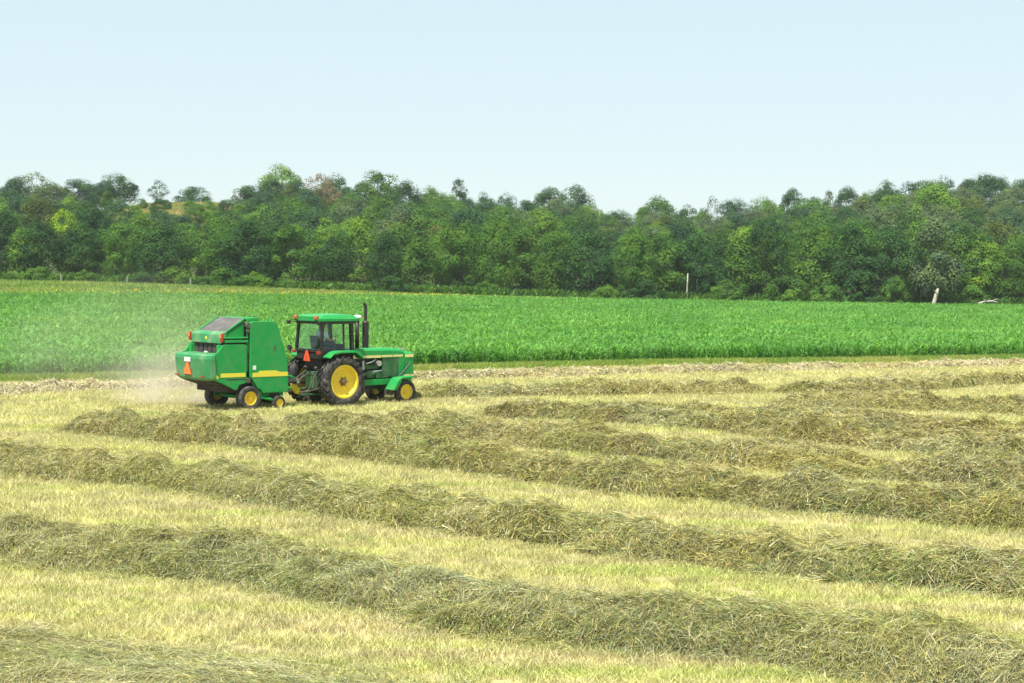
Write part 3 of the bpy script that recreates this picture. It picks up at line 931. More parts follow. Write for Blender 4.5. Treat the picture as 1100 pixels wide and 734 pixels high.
# the skyline, tree by tree: (kind, px, Y, top, width, colour, label)
SKY = [
 ('wispy0', 18, 420, 193, 46, HAZE_BLUE, 'thin-crowned tree at the far left end of the skyline'),
 ('wispy1', 40, 415, 187, 42, GREY, 'pale see-through tree that tops the skyline near the left edge'),
 ('round0', 84, 415, 193, 56, HAZE_BLUE, 'dark broad tree on the skyline, left of the tall dark clump'),
 ('round1', 128, 420, 187, 62, DARK, 'dark dense tree forming the highest clump left of the bare hilltop'),
 ('round2', 112, 400, 197, 40, HAZE_BLUE, 'bluish tree tucked before the highest clump left of the bare hilltop'),
 ('wispy2', 168, 405, 195, 26, HAZE_BLUE, 'narrow feathery tree at the left rim of the bare hilltop'),
 ('full3', 206, 470, 200, 44, DARK, 'lone round dark tree in the middle of the bare grassy hilltop'),
 ('wispy0', 190, 432, 210, 18, HAZE_BLUE, 'small thin tree touching the left side of the lone round hilltop tree'),
 ('full0', 152, 384, 214, 44, MID, 'mid-green tree covering the left foot of the bare hilltop'),
 ('full4', 178, 380, 216, 46, HAZE_BLUE, 'bluish tree just below the bare hilltop, left of the lone round tree'),
 ('full2', 203, 378, 217, 46, MID, 'mid-green tree just below the bare hilltop under the lone round tree'),
 ('full1', 224, 382, 218, 40, LIGHT, 'light green tree just below the bare hilltop, right of the lone tree'),
 ('full3', 246, 386, 214, 40, DARK, 'dark green tree hiding the right foot of the bare hilltop'),
 ('round0', 268, 405, 200, 48, HAZE_BLUE, 'dark tree just right of the half-dead grey skyline tree'),
 ('round2', 302, 425, 181, 58, LIGHT, 'broad light green tree, the highest crown of the left hill'),
 ('wispy1', 338, 405, 188, 40, BROWN, 'brownish thinning tree on the skyline right of the highest crown'),
 ('round1', 362, 420, 188, 44, DARK, 'dark tree on the skyline just right of the brownish thinning one'),
 ('wispy2', 352, 395, 196, 34, BROWN, 'brown-leaved tree before the skyline straight above the cab roof'),
 ('full1', 402, 418, 190, 64, MID, 'wide green tree on the skyline above the exhaust stack'),
 ('full2', 432, 412, 200, 44, DARK, 'dark tree on the skyline above the tractor nose'),
 ('round3', 460, 415, 200, 46, MID, 'round tree on the skyline left of the slim tufted one'),
 ('slim0', 493, 415, 197, 22, DARK, 'slim tufted tree poking up alone from the skyline left of centre'),
 ('full0', 516, 415, 211, 34, HAZE_BLUE, 'low tree on the skyline right of the slim tufted one'),
 ('round1', 541, 418, 209, 36, HAZE_BLUE, 'rounded tree on the low skyline stretch left of the dark twin crown'),
 ('tall1', 563, 416, 213, 26, DARK, 'small pointed tree on the skyline at the foot of the dark twin crown'),
 ('round0', 588, 424, 202, 46, DARK, 'left crown of the big dark twin-topped skyline tree mid-picture'),
 ('round2', 612, 422, 203, 52, DARK, 'right crown of the big dark twin-topped skyline tree mid-picture'),
 ('full3', 634, 408, 219, 34, LIGHT, 'yellowish green tree at the right foot of the dark twin crown'),
 ('full1', 650, 392, 233, 38, MID, 'low tree in the bottom of the skyline gap'),
 ('full2', 664, 404, 230, 40, DARK, 'dark tree in the skyline gap below the white-branched one'),
 ('round1', 684, 410, 232, 38, MID, 'rounded tree filling the right side of the skyline gap'),
 ('round3', 703, 428, 210, 50, MID, 'round isolated tree standing on the right side of the skyline gap'),
 ('full0', 736, 420, 224, 36, DARK, 'low dark tree just right of the round isolated skyline tree'),
 ('wispy2', 762, 420, 214, 26, DARK, 'thin pointed tree where the right hill begins to climb'),
 ('full2', 788, 415, 219, 44, HAZE_BLUE, 'dark tree on the low left shoulder of the right hill'),
 ('round1', 820, 418, 212, 40, MID, 'rounded tree on the skyline left of the flat-topped dark one'),
 ('round0', 848, 424, 203, 32, DARK, 'flat-topped dark tree standing out on the right hill'),
 ('wispy0', 872, 415, 211, 34, HAZE_BLUE, 'thin tree right of the flat-topped dark one'),
 ('slim0', 886, 418, 209, 16, GREY, 'tiny spindly tree on the skyline of the right hill'),
 ('full4', 905, 416, 207, 38, DARK, 'dark tree on the skyline at the middle of the right hill'),
 ('round3', 930, 424, 205, 34, MID, 'domed tree on the skyline before the right hill steepens'),
 ('round2', 952, 426, 198, 36, DARK, 'flat round tree at the step in the right hill skyline'),
 ('full3', 985, 424, 194, 52, HAZE_BLUE, 'broad bluish tree near the crest of the right hill'),
 ('round1', 1012, 430, 191, 46, DARK, 'dark tree at the very crest of the right hill'),
 ('tall1', 1038, 428, 190, 34, DARK, 'pointed dark tree beside the crest of the right hill'),
 ('full2', 1066, 424, 195, 46, HAZE_BLUE, 'bluish tree on the skyline close to the right edge'),
 ('round0', 1098, 426, 193, 50, DARK, 'dark tree on the skyline cut by the right edge'),
]
for k, (key, px, Y, yt, wd, c, lb) in enumerate(SKY):
    plant(key, px, Y, yt, wd, c, lb, group='trees on the skyline', seed=k)
plant('dead0', 252, 408, 199, 34, None, 'half-dead grey bare tree on the skyline above the baler', name='dead_tree', seed=3)
plant('dead1', 672, 400, 226, 46, None, 'bare white-branched tree in the skyline gap', name='dead_tree', seed=4)
plant('dead2', 645, 430, 219, 26, None, 'faint leafless tree at the left side of the skyline gap', name='dead_tree', seed=5)
plant('dead2', 862, 262, 258, 40, None, 'grey leafless tree among green ones low on the right slope', name='dead_tree', seed=6)
plant('dead0', 748, 246, 258, 26, None, 'pale dead tree in the wood edge right of the skyline gap', name='dead_tree', seed=7)

LAND = [(0, 'at the left picture edge'), (36, 'below the pale see-through tree'), (70, 'beside the yellow-leaved tree'), (128, 'below the left dark skyline clump'),
        (168, 'below the bare hilltop\'s left rim'), (206, 'below the lone hilltop tree'), (252, 'above the baler'), (300, 'below the highest skyline crown'),
        (345, 'above the tractor cab'), (391, 'above the exhaust stack'), (437, 'above the tractor nose'), (493, 'below the slim tufted skyline tree'),
        (541, 'left of the slim mid-picture trunk'), (600, 'below the dark twin crown'), (665, 'below the skyline gap'), (704, 'below the isolated round skyline tree'), (740, 'above the thin white trunk'),
        (788, 'below the right hill\'s low shoulder'), (848, 'below the flat-topped skyline tree'), (905, 'below the right hill\'s middle'), (952, 'below the right skyline step'),
        (1003, 'above the thick white trunk'), (1060, 'above the fallen log'), (1100, 'at the right picture edge')]
used = {}
def side_words(i, n):
    if n == 1:
        return ''
    if n <= 3:
        return {2: ('left of two, ', 'right of two, '), 3: ('leftmost of three, ', 'middle of three, ', 'rightmost of three, ')}[n][i]
    return '%s from left, ' % ('first', 'second', 'third', 'fourth', 'fifth', 'sixth')[i]
def place_words(px):
    return min(LAND, key=lambda l: abs(l[0] - px))[1]

SKX = [0, 40, 85, 130, 165, 206, 240, 300, 345, 400, 440, 493, 520, 560, 600, 640, 665, 704, 740, 790, 848, 905, 952, 1010, 1100]
SKYT = [194, 190, 193, 188, 204, 212, 212, 184, 190, 191, 200, 206, 211, 211, 203, 226, 238, 214, 224, 218, 208, 207, 199, 192, 194]
TIERS = [(236, 0.0, 44, 'front-row'), (250, 0.16, 46, 'second-row'), (272, 0.34, 44, 'hill-foot'),
         (300, 0.52, 42, 'lower-slope'), (332, 0.70, 42, 'mid-slope'), (366, 0.84, 42, 'upper-slope'), (392, 0.94, 32, 'upper-slope'), (414, 1.12, 27, 'hill-crest')]
rnd = random.Random(21)
FRONT_C = [DARK, MID, MID, LIGHT, DARK, MID, DARK]
UP_C = [HAZE_BLUE, DARK, MID, HAZE_BLUE, GREY, MID, LIGHT, DARK, OLIVE]
for ti, (Y0, t, step, words_) in enumerate(TIERS):
    px = -25 + (ti % 2) * step * 0.5
    while px < 1130:
        x = px + rnd.uniform(-0.28, 0.28) * step
        Y = Y0 + rnd.uniform(-4, 4) * (0.8 if ti == 0 else 1.6)
        if ti == 0:
            Y = np.interp(x, [0, 300, 560, 1100], [235, 234, 235, 238]) + rnd.uniform(-1.5, 2.5)
        sk = np.interp(x, SKX, SKYT) + 12
        front = np.interp(x, [0, 150, 330, 480, 560, 650, 800, 900, 960, 1100], [240, 244, 243, 250, 244, 254, 252, 246, 240, 262])
        yt = front + (sk - front) * t + rnd.uniform(-6, 6)
        px += step * rnd.uniform(0.82, 1.18)
        if ti >= 5 and 140 < x < 245:
            yt = (218 if ti == 5 else 215) + rnd.uniform(-3, 4)
            if ti == 7 or ti == 6 and (150 < x < 180 or 222 < x < 245):
                continue
        if ti >= 6 and 640 < x < 690:
            continue
        if ti == 0 and 975 < x < 1040:
            continue
        key = rnd.choice(['full0', 'full1', 'full2', 'full3', 'full4', 'full0', 'round0', 'round1', 'tall0', 'tall2'] if ti < 2 else
                         ['full0', 'full1', 'full3', 'round0', 'round1', 'round2', 'round3', 'full4', 'tall1', 'wispy0' if rnd.random() < 0.5 else 'full2'])
        c = rnd.choice(FRONT_C if ti < 2 else UP_C)
        if ti >= 2 and x > 750 and rnd.random() < 0.3:
            c = GREY
        pw = place_words(x)
        q = used.setdefault((words_, pw), [])
        q.append((x, c, key, Y, yt))
WD = {'full': 'bushy', 'roun': 'rounded', 'tall': 'upright', 'wisp': 'thin-crowned'}
for (words_, pw), q in used.items():
    q.sort()
    for i, (x, c, key, Y, yt) in enumerate(q):
        desc = '%s %s %s tree' % (TONE[c], WD[key[:4]], words_)
        side = ''
        if len(q) > 1:
            side = side_words(i, len(q))
        wide = None if key[:4] != 'full' else rnd.uniform(46, 66)
        plant(key, x, Y, yt, wide, c, '%s, %s%s' % (desc, side, pw), group='trees covering the hillside' if 'slope' in words_ or 'hill' in words_ else 'trees along the wood edge', seed=int(x))
# trees with a look of their own
plant('wispy1', 65, 258, 226, 34, YEL, 'bright yellow-leaved tree among the green ones on the left', seed=9)
plant('tall0', 1004, 232, 228, 60, GREY, 'tall pale greyish tree behind the thick white trunk on the right', seed=31)
plant('tall1', 1022, 241, 246, 60, MID, 'mid-green leaning tree just right of the thick white trunk', seed=32)

# low shrubs along the foot of the wood
SHR = [(8, 292, 60, MID), (40, 286, 56, MID), (92, 290, 60, MID), (150, 288, 50, DARK), (186, 283, 54, MID), (236, 288, 46, MID), (275, 292, 48, MID), (312, 298, 54, MID), (352, 300, 46, MID), (420, 296, 44, DARK),
       (462, 303, 30, MID), (520, 300, 36, MID), (652, 303, 40, MID), (690, 300, 42, DARK), (780, 300, 40, MID), (842, 292, 52, MID), (886, 300, 44, MID), (925, 302, 42, DARK), (960, 296, 30, MID), (1040, 300, 50, MID), (1082, 296, 44, MID), (1110, 300, 40, GREY)]
def shrub_side(px):
    same = sorted(s_[0] for s_ in SHR if place_words(s_[0]) == place_words(px))
    return same.index(px), len(same)
for k, (px, yt, wd, c) in enumerate(SHR):
    Y = np.interp(px, [0, 300, 560, 1000, 1100], [228, 227, 229, 233, 243]) + (k % 3)
    plant('shrub%d' % (k % 4), px, Y, yt, wd, c, '%s shrub at the wood foot, %s%s' % (TONE[c], side_words(*shrub_side(px)), place_words(px)), 'shrub', 'shrub', 'shrubs at the foot of the wood', seed=k)

# pale trunks, posts, fallen log at the wood edge
M['slim_bark'] = bark_mat('slim_pale_bark', (0.16, 0.14, 0.12), (0.32, 0.28, 0.24))
def snag(px, Y, h, r0, lean, mat, label, name='bare_trunk', forks=True):
    X = (px - 550) / FPX * Y
    z = float(ground_z(X, Y))
    mb = MB()
    mb.tube([(0, 0, -0.3), (lean * 0.3, 0, h * 0.35), (lean * 0.65, 0.05, h * 0.7), (lean, 0.1, h)], [r0 * 1.25, r0, r0 * 0.9, r0 * 0.55], 10)
    if forks:
      mb.tube([(lean * 0.6, 0.05, h * 0.62), (lean * 0.6 + h * 0.12, 0.1, h * 0.85)], [r0 * 0.5, r0 * 0.2], 6)
    if forks:
      mb.tube([(lean * 0.7, 0.05, h * 0.75), (lean * 0.7 - h * 0.1, -0.1, h * 0.93)], [r0 * 0.4, r0 * 0.15], 6)
    o = mb.build(name, M[mat], smooth=True)
    o.location = (X, Y, z)
    tag(o, label, 'tree trunk')
    return o
snag(1001, 229, 2.9, 0.27, 0.75, 'white_bark', 'thick white barkless trunk leaning at the corn edge on the right')
snag(737, 231.5, 4.4, 0.11, 0.12, 'pale_bark', 'thin straight whitish trunk at the corn edge right of centre', forks=False)
snag(597, 236, 3.4, 0.11, -0.2, 'slim_bark', 'slim pale trunk in the dark wood edge near mid-picture', forks=False)

def fallen_log():
    Y = 234
    X = (1062 - 550) / FPX * Y
    t = empty('fallen_log', (X, Y, float(ground_z(X, Y)) + 1.15), R(8))
    t.scale = (0.72, 0.72, 0.6)
    m1 = MB()
    m1.tube([(-2.2, 0, -0.5), (-0.8, 0.1, -0.05), (0.6, 0, 0.1), (2.1, 0.1, -0.35)], [0.28, 0.26, 0.2, 0.1], 9)
    m1.build('trunk', M['dead_wood'], t, smooth=True)
    m2 = MB()
    m2.tube([(0.6, 0, 0.1), (1.4, 0.2, 0.55), (2.0, 0.2, 0.65)], [0.12, 0.08, 0.03], 6)
    m2.tube([(-0.6, 0, 0.0), (-0.9, -0.3, 0.5), (-1.5, -0.4, 0.6)], [0.12, 0.08, 0.03], 6)
    m2.build('branches', M['dead_wood'], t, smooth=True)
    tag(t, 'bleached fallen log lying at the wood edge near the right side', 'log')
fallen_log()

for px, lb in ((65, 'grey wooden fence post below the yellow-leaved tree'), (136, 'short grey fence post between its two neighbours at the left wood edge'), (204, 'grey fence post standing in pale weeds above the baler')):
    Y = 224.0
    X = (px - 550) / FPX * Y
    mb = MB()
    mb.tube([(0, 0, -0.3), (0.03, 0, 1.2), (0.04, 0, 1.6)], [0.12, 0.11, 0.10], 8)
    o = mb.build('fence_post', M['wood_grey'])
    o.location = (X, Y, float(ground_z(X, Y)))
    tag(o, lb, 'fence post', 'fence posts at the left wood edge')
# ------------------------------------------------------------------ wheels
def add_wheel(parent, name, x, y, r, wd, side, rim_r, lugs=0, ribs=False, hub_mat='rust'):
    """side = -1: outer face looks to local -y"""
    t = empty(name, (x, y, r), 0, parent)
    h = wd / 2
    tm = MB()
    rt = r * (0.935 if lugs else 1.0)
    prof = [(rim_r * 0.98, -h * 0.72), (rim_r * 1.12, -h * 0.92), ((rim_r + rt) / 2, -h), (rt * 0.94, -h * 0.93), (rt * 0.99, -h * 0.72)]
    if ribs:
        prof += [(rt, -h * 0.6), (rt, -h * 0.25), (rt * 0.96, -h * 0.2), (rt * 0.96, -h * 0.1), (rt * 1.01, -h * 0.05)]
    else:
        prof += [(rt, -h * 0.3)]
    prof = prof + [(p[0], -p[1]) for p in reversed(prof)]
    tm.lathe(prof, 40)
    if lugs:
        for k in range(lugs):
            for s in (-1, 1):
                t0 = 2 * PI * (k + (0.5 if s > 0 else 0)) / lugs
                pa, pb = [], []
                for (u, dr) in ((0.02, 0), (0.5, 0), (0.98, -0.045), (1.03, -0.16)):
                    an = t0 + u * 0.30
                    yy = s * h * (0.02 + u * 0.97)
                    hw_ = 0.046 / r * (1 + 0.3 * u)
                    for q, lst in ((-1, pa), (1, pb)):
                        aa = an + q * hw_
                        ri, ro = rt * 0.97 + dr * r * 0.9 - (0.02 if u > 0.9 else 0), r + dr * r
                        lst.append((Vector((ri * math.cos(aa), yy, ri * math.sin(aa))), Vector((ro * math.cos(aa * 1.0), yy, ro * math.sin(aa)))))
                for j in range(3):
                    A = [pa[j][0], pa[j][1], pb[j][1], pb[j][0]]
                    B = [pa[j + 1][0], pa[j + 1][1], pb[j + 1][1], pb[j + 1][0]]
                    tm.loft(A, B)
    tm.build('tyre', M['rubber'], t)
    rm = MB()
    s = side
    prof = [(rim_r * 1.0, -s * -h * 0.78), (rim_r * 1.03, s * h * 0.8), (rim_r * 0.93, s * h * 0.82), (rim_r * 0.86, s * h * 0.45), (rim_r * 0.80, s * h * 0.30), (rim_r * 0.42, s * h * 0.20),
            (rim_r * 0.34, s * h * 0.38), (rim_r * 0.0 + 0.001, s * h * 0.38), (0.001, -s * h * 0.1), (rim_r * 0.85, -s * h * 0.1)]
    rm.lathe(prof, 40)
    if lugs:
        for k in range(8):                                              # wheel-to-rim bolts and openings
            an = 2 * PI * k / 8
            rm.lathe([(0.022, s * h * 0.24), (0.022, s * h * 0.36), (0.001, s * h * 0.36), (0.001, s * h * 0.24)], 6, (rim_r * 0.66 * math.cos(an), 0, rim_r * 0.66 * math.sin(an)))
    rm.build('rim', M['yellow'], t)
    hm = MB()
    hr = rim_r * 0.2
    hm.lathe([(hr * 1.25, s * h * 0.382), (hr * 1.2, s * h * 0.5), (hr * 0.75, s * h * 0.55), (hr * 0.65, s * h * 0.8), (0.001, s * h * 0.8), (0.001, s * h * 0.382)], 16)
    for k in range(6):
        an = 2 * PI * k / 6
        hm.lathe([(0.018, s * h * 0.385), (0.018, s * h * 0.52), (0.001, s * h * 0.52), (0.001, s * h * 0.385)], 6, (hr * 1.55 * math.cos(an), 0, hr * 1.55 * math.sin(an)))
    hm.build('hub', M[hub_mat], t)
    return t

# ------------------------------------------------------------------ tractor (x forward, origin under the rear axle)
def tractor():
    p = ground_px(348.5, 435.6)
    t = empty('tractor', (p.x, p.y, float(ground_z(p.x, p.y))), R(42))
    tag(t, 'green farm tractor with yellow wheels and dark cab, pulling the round baler', 'tractor')
    add_wheel(t, 'rear_wheel', 0, -0.98, 0.885, 0.48, -1, 0.56, 22)
    add_wheel(t, 'rear_wheel', 0, 0.98, 0.885, 0.48, 1, 0.56, 22)
    add_wheel(t, 'front_wheel', 2.85, -0.83, 0.42, 0.27, -1, 0.255, 0, True, 'yellow')
    add_wheel(t, 'front_wheel', 2.85, 0.83, 0.42, 0.27, 1, 0.235, 0, True, 'yellow')
    # drivetrain
    m = MB()
    m.box(-0.55, 0.75, -0.26, 0.26, 0.55, 1.15)
    m.box(0.75, 1.35, -0.24, 0.24, 0.6, 1.1)
    m.tube([(0, -0.8, 0.885), (0, 0.8, 0.885)], 0.16, 14)
    m.build('gearbox', M['dark_green'], t, 0.03)
    m = MB()
    for s in (-1, 1):
        m.box(0.7, 3.35, s * 0.36 - 0.06, s * 0.36 + 0.06, 0.66, 0.86)
    m.box(3.05, 3.5, -0.42, 0.42, 0.62, 0.9)
    m.prism([(0.7, 0.55), (1.3, 0.5), (1.3, 0.7), (0.7, 0.72)], -0.46, -0.3)
    m.build('frame_rail', M['green'], t, 0.015)
    m = MB()
    m.box(1.3, 2.0, -0.26, -0.2, 0.9, 1.08)
    m.box(1.4, 2.1, -0.29, -0.2, 1.22, 1.36)
    m.tube([(1.45, -0.3, 1.05), (2.15, -0.3, 1.05)], 0.07, 10)
    m.box(1.55, 1.8, -0.36, -0.2, 0.92, 1.16)
    m.box(1.95, 2.2, -0.4, 0.4, 0.9, 1.1)
    m.build('engine', M['dark_green'], t, 0.01)
    m = MB()
    m.lathe([(0.1, -0.48), (0.1, -0.2), (0.001, -0.2), (0.001, -0.48)], 16, (2.0, 0, 1.42))
    m.tube([(1.36, -0.36, 1.2), (1.36, -0.36, 1.52)], 0.055, 10)
    m.tube([(1.5, -0.34, 1.42), (1.7, -0.38, 1.46), (1.95, -0.32, 1.55)], 0.03, 8)
    m.tube([(1.8, -0.36, 1.12), (2.2, -0.34, 1.16)], 0.04, 8)
    m.build('filter', M['chrome'], t)
    m = MB()
    m.box(1.0, 2.2, -0.2, 0.2, 0.86, 1.6)
    m.tube([(1.68, 0, 1.5), (1.68, 0, 1.8)], 0.06, 10)
    m.box(1.3, 2.2, -0.19, 0.19, 0.5, 0.86)
    m.build('engine_block', M['black'], t, 0.02)
    # bonnet
    def section(x, w, zt, zb):
        c = min(0.09, w * 0.3)
        return [Vector((x, y, z)) for y, z in ((-w, zb), (-w, zt - c), (-w + c * 0.5, zt - c * 0.3), (-w * 0.45, zt), (w * 0.45, zt), (w - c * 0.5, zt - c * 0.3), (w, zt - c), (w, zb))]
    m = MB()
    xs = [(0.72, 0.40, 1.95, 1.60), (1.6, 0.40, 1.955, 1.60), (2.5, 0.39, 1.94, 1.60), (2.98, 0.38, 1.91, 1.60), (3.15, 0.375, 1.86, 1.60)]
    for a, b in zip(xs[:-1], xs[1:]):
        m.loft(section(*a), section(*b))
    m.build('hood', M['green'], t)
    m = MB()
    m.loft(section(3.18, 0.37, 1.82, 0.98), section(3.62, 0.355, 1.77, 1.0))
    m.build('nose', M['green'], t, 0.015)
    m = MB()
    m.box(3.625, 3.64, -0.3, 0.3, 1.05, 1.66)
    m.build('grille', M['black'], t)
    for s in (-1, 1):
        m = MB()
        m.box(3.63, 3.66, s * 0.2 - 0.08, s * 0.2 + 0.08, 1.55, 1.68)
        m.build('headlight', M['chrome'], t, 0.01)
    m = MB()
    m.box(2.98, 3.32, -0.24, -0.08, 1.86, 1.9)  # small bright-metal plate with a stub on top of the nose
    m.tube([(3.15, -0.16, 1.8), (3.15, -0.16, 1.87)], 0.05, 8)
    m.build('nose_top_plate', M['chrome'], t, 0.01)
    for s in (-1, 1):
        m = MB()
        m.box(0.72, 2.12, s * 0.407 - 0.004, s * 0.407 + 0.004, 1.615, 1.70)
        m.box(2.16, 2.62, s * 0.402 - 0.004, s * 0.402 + 0.004, 1.63, 1.70)
        m.box(2.66, 3.1, s * 0.392 - 0.004, s * 0.392 + 0.004, 1.63, 1.70)
        m.box(3.22, 3.60, s * 0.372 - 0.006, s * 0.372 + 0.006, 1.60, 1.70)
        m.build('stripe', M['pale_stripe'], t)
        m = MB()
        m.box(2.2, 3.14, s * 0.365 - 0.02, s * 0.365 + 0.02, 0.93, 1.60)
        m.build('side_screen', M['dark_green'], t, 0.008)
        m = MB()
        m.box(2.92, 3.16, s * 0.389 - 0.006, s * 0.389 + 0.006, 0.94, 1.60)
        m.build('side_panel', M['green'], t)
        m = MB()
        m.box(0.72, 0.98, s * 0.4 - 0.03, s * 0.4 + 0.03, 1.0, 1.60)
        m.build('cowl', M['green'], t, 0.01)
    m = MB()
    m.tube([(2.85, -0.46, 0.9), (3.42, -0.46, 1.4)], 0.028, 8)
    m.build('brace', M['black'], t)
    # stacks
    m = MB()
    m.tube([(1.72, -0.02, 1.9), (1.72, -0.02, 2.1), (1.72, -0.02, 2.85), (1.72, -0.02, 2.9)], [0.11, 0.115, 0.115, 0.075], 14)
    m.tube([(1.72, -0.02, 2.78), (1.72, -0.02, 3.36), (1.70, -0.02, 3.44), (1.64, -0.02, 3.52)], 0.058, 12)
    m.build('exhaust_pipe', M['black'], t)
    m = MB()
    m.tube([(1.36, -0.02, 1.9), (1.36, -0.02, 2.98)], 0.075, 14)
    m.build('intake_pipe', M['black'], t, smooth=True)
    m = MB()
    m.lathe([(0.10, 0), (0.145, 0.03), (0.145, 0.08), (0.09, 0.12), (0.001, 0.125), (0.001, 0)], 18)
    o = m.build('intake_cap', M['white'], t)
    o.rotation_euler = (R(90), 0, 0)
    o.location = (1.36, -0.02, 2.98)
    # front axle and mudguards
    m = MB()
    m.box(2.74, 2.96, -0.72, 0.72, 0.42, 0.58)
    m.tube([(2.85, -0.62, 0.35), (2.85, -0.62, 0.75)], 0.07, 10)
    m.tube([(2.85, 0.62, 0.35), (2.85, 0.62, 0.75)], 0.07, 10)
    m.box(2.6, 3.1, -0.2, 0.2, 0.5, 0.68)
    m.build('front_axle', M['dark_green'], t, 0.01)
    for s in (-1, 1):
        m = MB()
        pth = [(2.18, 0.52), (2.42, 0.86), (2.52, 0.93), (3.12, 0.97), (3.2, 0.94)]
        for a, b in zip(pth[:-1], pth[1:]):
            y0, y1 = s * 0.83 - 0.25, s * 0.83 + 0.25
            m.prism([(a[0] + 0.02, a[1] - 0.028), (b[0] + 0.02, b[1] - 0.028), b, a], y0, y1)
        m.prism([(2.20, 0.52), (2.43, 0.84), (2.53, 0.90), (2.55, 0.84), (2.30, 0.5)], s * 1.06 - 0.01, s * 1.06 + 0.01)
        m.build('front_mudguard', M['green'], t)
    m = MB()
    for s in (-1, 1):
        m.box(2.25, 2.42, s * 0.6 - 0.16, s * 0.6 + 0.16, 0.3, 0.5)
    m.build('weight', M['iron'], t, 0.015)
    m = MB()
    m.lathe([(0.16, -0.5), (0.2, -0.4), (0.2, 0.4), (0.16, 0.5), (0.001, 0.5), (0.001, -0.5)], 16, (1.2, 0, 0.5))
    m.build('fuel_tank', M['black'], t)
    # cab
    x0, x1, yw, zb, zt = -0.66, 0.70, 0.74, 1.93, 2.92
    m = MB()
    for (px_, py_, tx, ty, r_) in ((x0, -yw, x0 + 0.06, -yw + 0.06, 0.048), (x0, yw, x0 + 0.06, yw - 0.06, 0.048), (x1 - 0.0, -yw + 0.12, x1 - 0.06, -yw + 0.12, 0.06), (x1, yw - 0.12, x1 - 0.06, yw - 0.12, 0.06)):
        m.loft([Vector((px_ + a * r_, py_ + b * r_, zb)) for a, b in ((-1, -1), (1, -1), (1, 1), (-1, 1))], [Vector((tx + a * r_, ty + b * r_, zt)) for a, b in ((-1, -1), (1, -1), (1, 1), (-1, 1))])
    m.loft([Vector((x1 - 0.42 + a, -yw + 0.02 + b, zb)) for a, b in ((-0.03, -0.025), (0.03, -0.025), (0.03, 0.025), (-0.03, 0.025))], [Vector((x1 - 0.42 + a, -yw + 0.07 + b, zt)) for a, b in ((-0.03, -0.025), (0.03, -0.025), (0.03, 0.025), (-0.03, 0.025))])
    m.loft([Vector((x1 - 0.42 + a, yw - 0.02 + b, zb)) for a, b in ((-0.03, -0.025), (0.03, -0.025), (0.03, 0.025), (-0.03, 0.025))], [Vector((x1 - 0.42 + a, yw - 0.07 + b, zt)) for a, b in ((-0.03, -0.025), (0.03, -0.025), (0.03, 0.025), (-0.03, 0.025))])
    m.box(x0 - 0.03, x1 + 0.03, -yw - 0.02, yw + 0.02, zt - 0.09, zt)
    m.box(x0 - 0.05, x0 + 0.06, -yw, yw, zb - 0.06, zb + 0.04)
    m.build('cab_frame', M['black'], t, 0.012)
    m = MB()
    m.box(x0 - 0.02, x1, -yw + 0.02, yw - 0.02, 1.62, zb - 0.06)
    m.box(x0 + 0.2, x1, -0.5, 0.5, 1.2, 1.62)
    m.build('cab_base', M['black'], t, 0.03)
    gl = [('rear_window', [(x0 - 0.012, -yw + 0.05, zb + 0.03), (x0 - 0.012, yw - 0.05, zb + 0.03), (x0 + 0.048, yw - 0.1, zt - 0.08), (x0 + 0.048, -yw + 0.1, zt - 0.08)], (0.008, 0, 0)),
          ('windshield', [(x1, -yw + 0.16, zb - 0.2), (x1, yw - 0.16, zb - 0.2), (x1 - 0.06, yw - 0.16, zt - 0.08), (x1 - 0.06, -yw + 0.16, zt - 0.08)], (0.008, 0, 0))]
    for s in (-1, 1):
        gl.append(('side_window', [(x0 + 0.05, s * yw, zb), (x1 - 0.45, s * (yw - 0.02), zb), (x1 - 0.45, s * (yw - 0.07), zt - 0.08), (x0 + 0.1, s * (yw - 0.06), zt - 0.08)], (0, 0.008, 0)))
        gl.append(('door_window', [(x1 - 0.39, s * (yw - 0.02), zb), (x1 - 0.03, s * (yw - 0.12), zb), (x1 - 0.09, s * (yw - 0.12), zt - 0.08), (x1 - 0.39, s * (yw - 0.07), zt - 0.08)], (0, 0.008, 0)))
    for nm, q, off in gl:
        m = MB()
        a = [Vector(v) for v in q]
        m.loft(a, [v + Vector(off) for v in a])
        m.build(nm, M['glass'], t)
    # roof: a shallow cap with a rounded front, overhanging
    m = MB()
    def rs_(x, w, zt_, zb_):
        return [Vector((x, y, z)) for y, z in ((-w, zb_), (-w, zb_ + 0.08), (-w + 0.1, zt_ - 0.03), (-w * 0.4, zt_), (w * 0.4, zt_), (w - 0.1, zt_ - 0.03), (w, zb_ + 0.08), (w, zb_))]
    xs = [(x0 - 0.12, 0.78, 3.08, zt + 0.005), (x0 + 0.1, 0.80, 3.15, zt + 0.005), (0.25, 0.80, 3.17, zt + 0.005), (x1 + 0.1, 0.78, 3.12, zt + 0.005), (x1 + 0.24, 0.72, 3.03, zt + 0.02)]
    for a, b in zip(xs[:-1], xs[1:]):
        m.loft(rs_(*a), rs_(*b))
    m.build('roof', M['green'], t)
    for s in (-1, 1):
        m = MB()
        m.lathe([(0.08, -0.04), (0.08, 0.04), (0.06, 0.06), (0.001, 0.06), (0.001, -0.04)], 14)
        m.box(-0.11, 0.11, -0.05, 0.03, -0.06, 0.06)
        o = m.build('roof_light', M['amber'], t)
        o.rotation_euler = (0, 0, R(90))
        o.location = (x0 - 0.15, s * 0.60, 3.04)
        m = MB()
        m.lathe([(0.06, -0.04), (0.095, 0.0), (0.095, 0.06), (0.001, 0.05), (0.001, -0.04)], 14)
        m.tube([(0, 0, -0.2), (0, 0, 0)], 0.02, 6)
        o = m.build('work_light', M['black'], t)
        o.rotation_euler = (0, 0, R(90))
        o.location = (x0 - 0.1, s * 0.98, 1.98)
        m = MB()
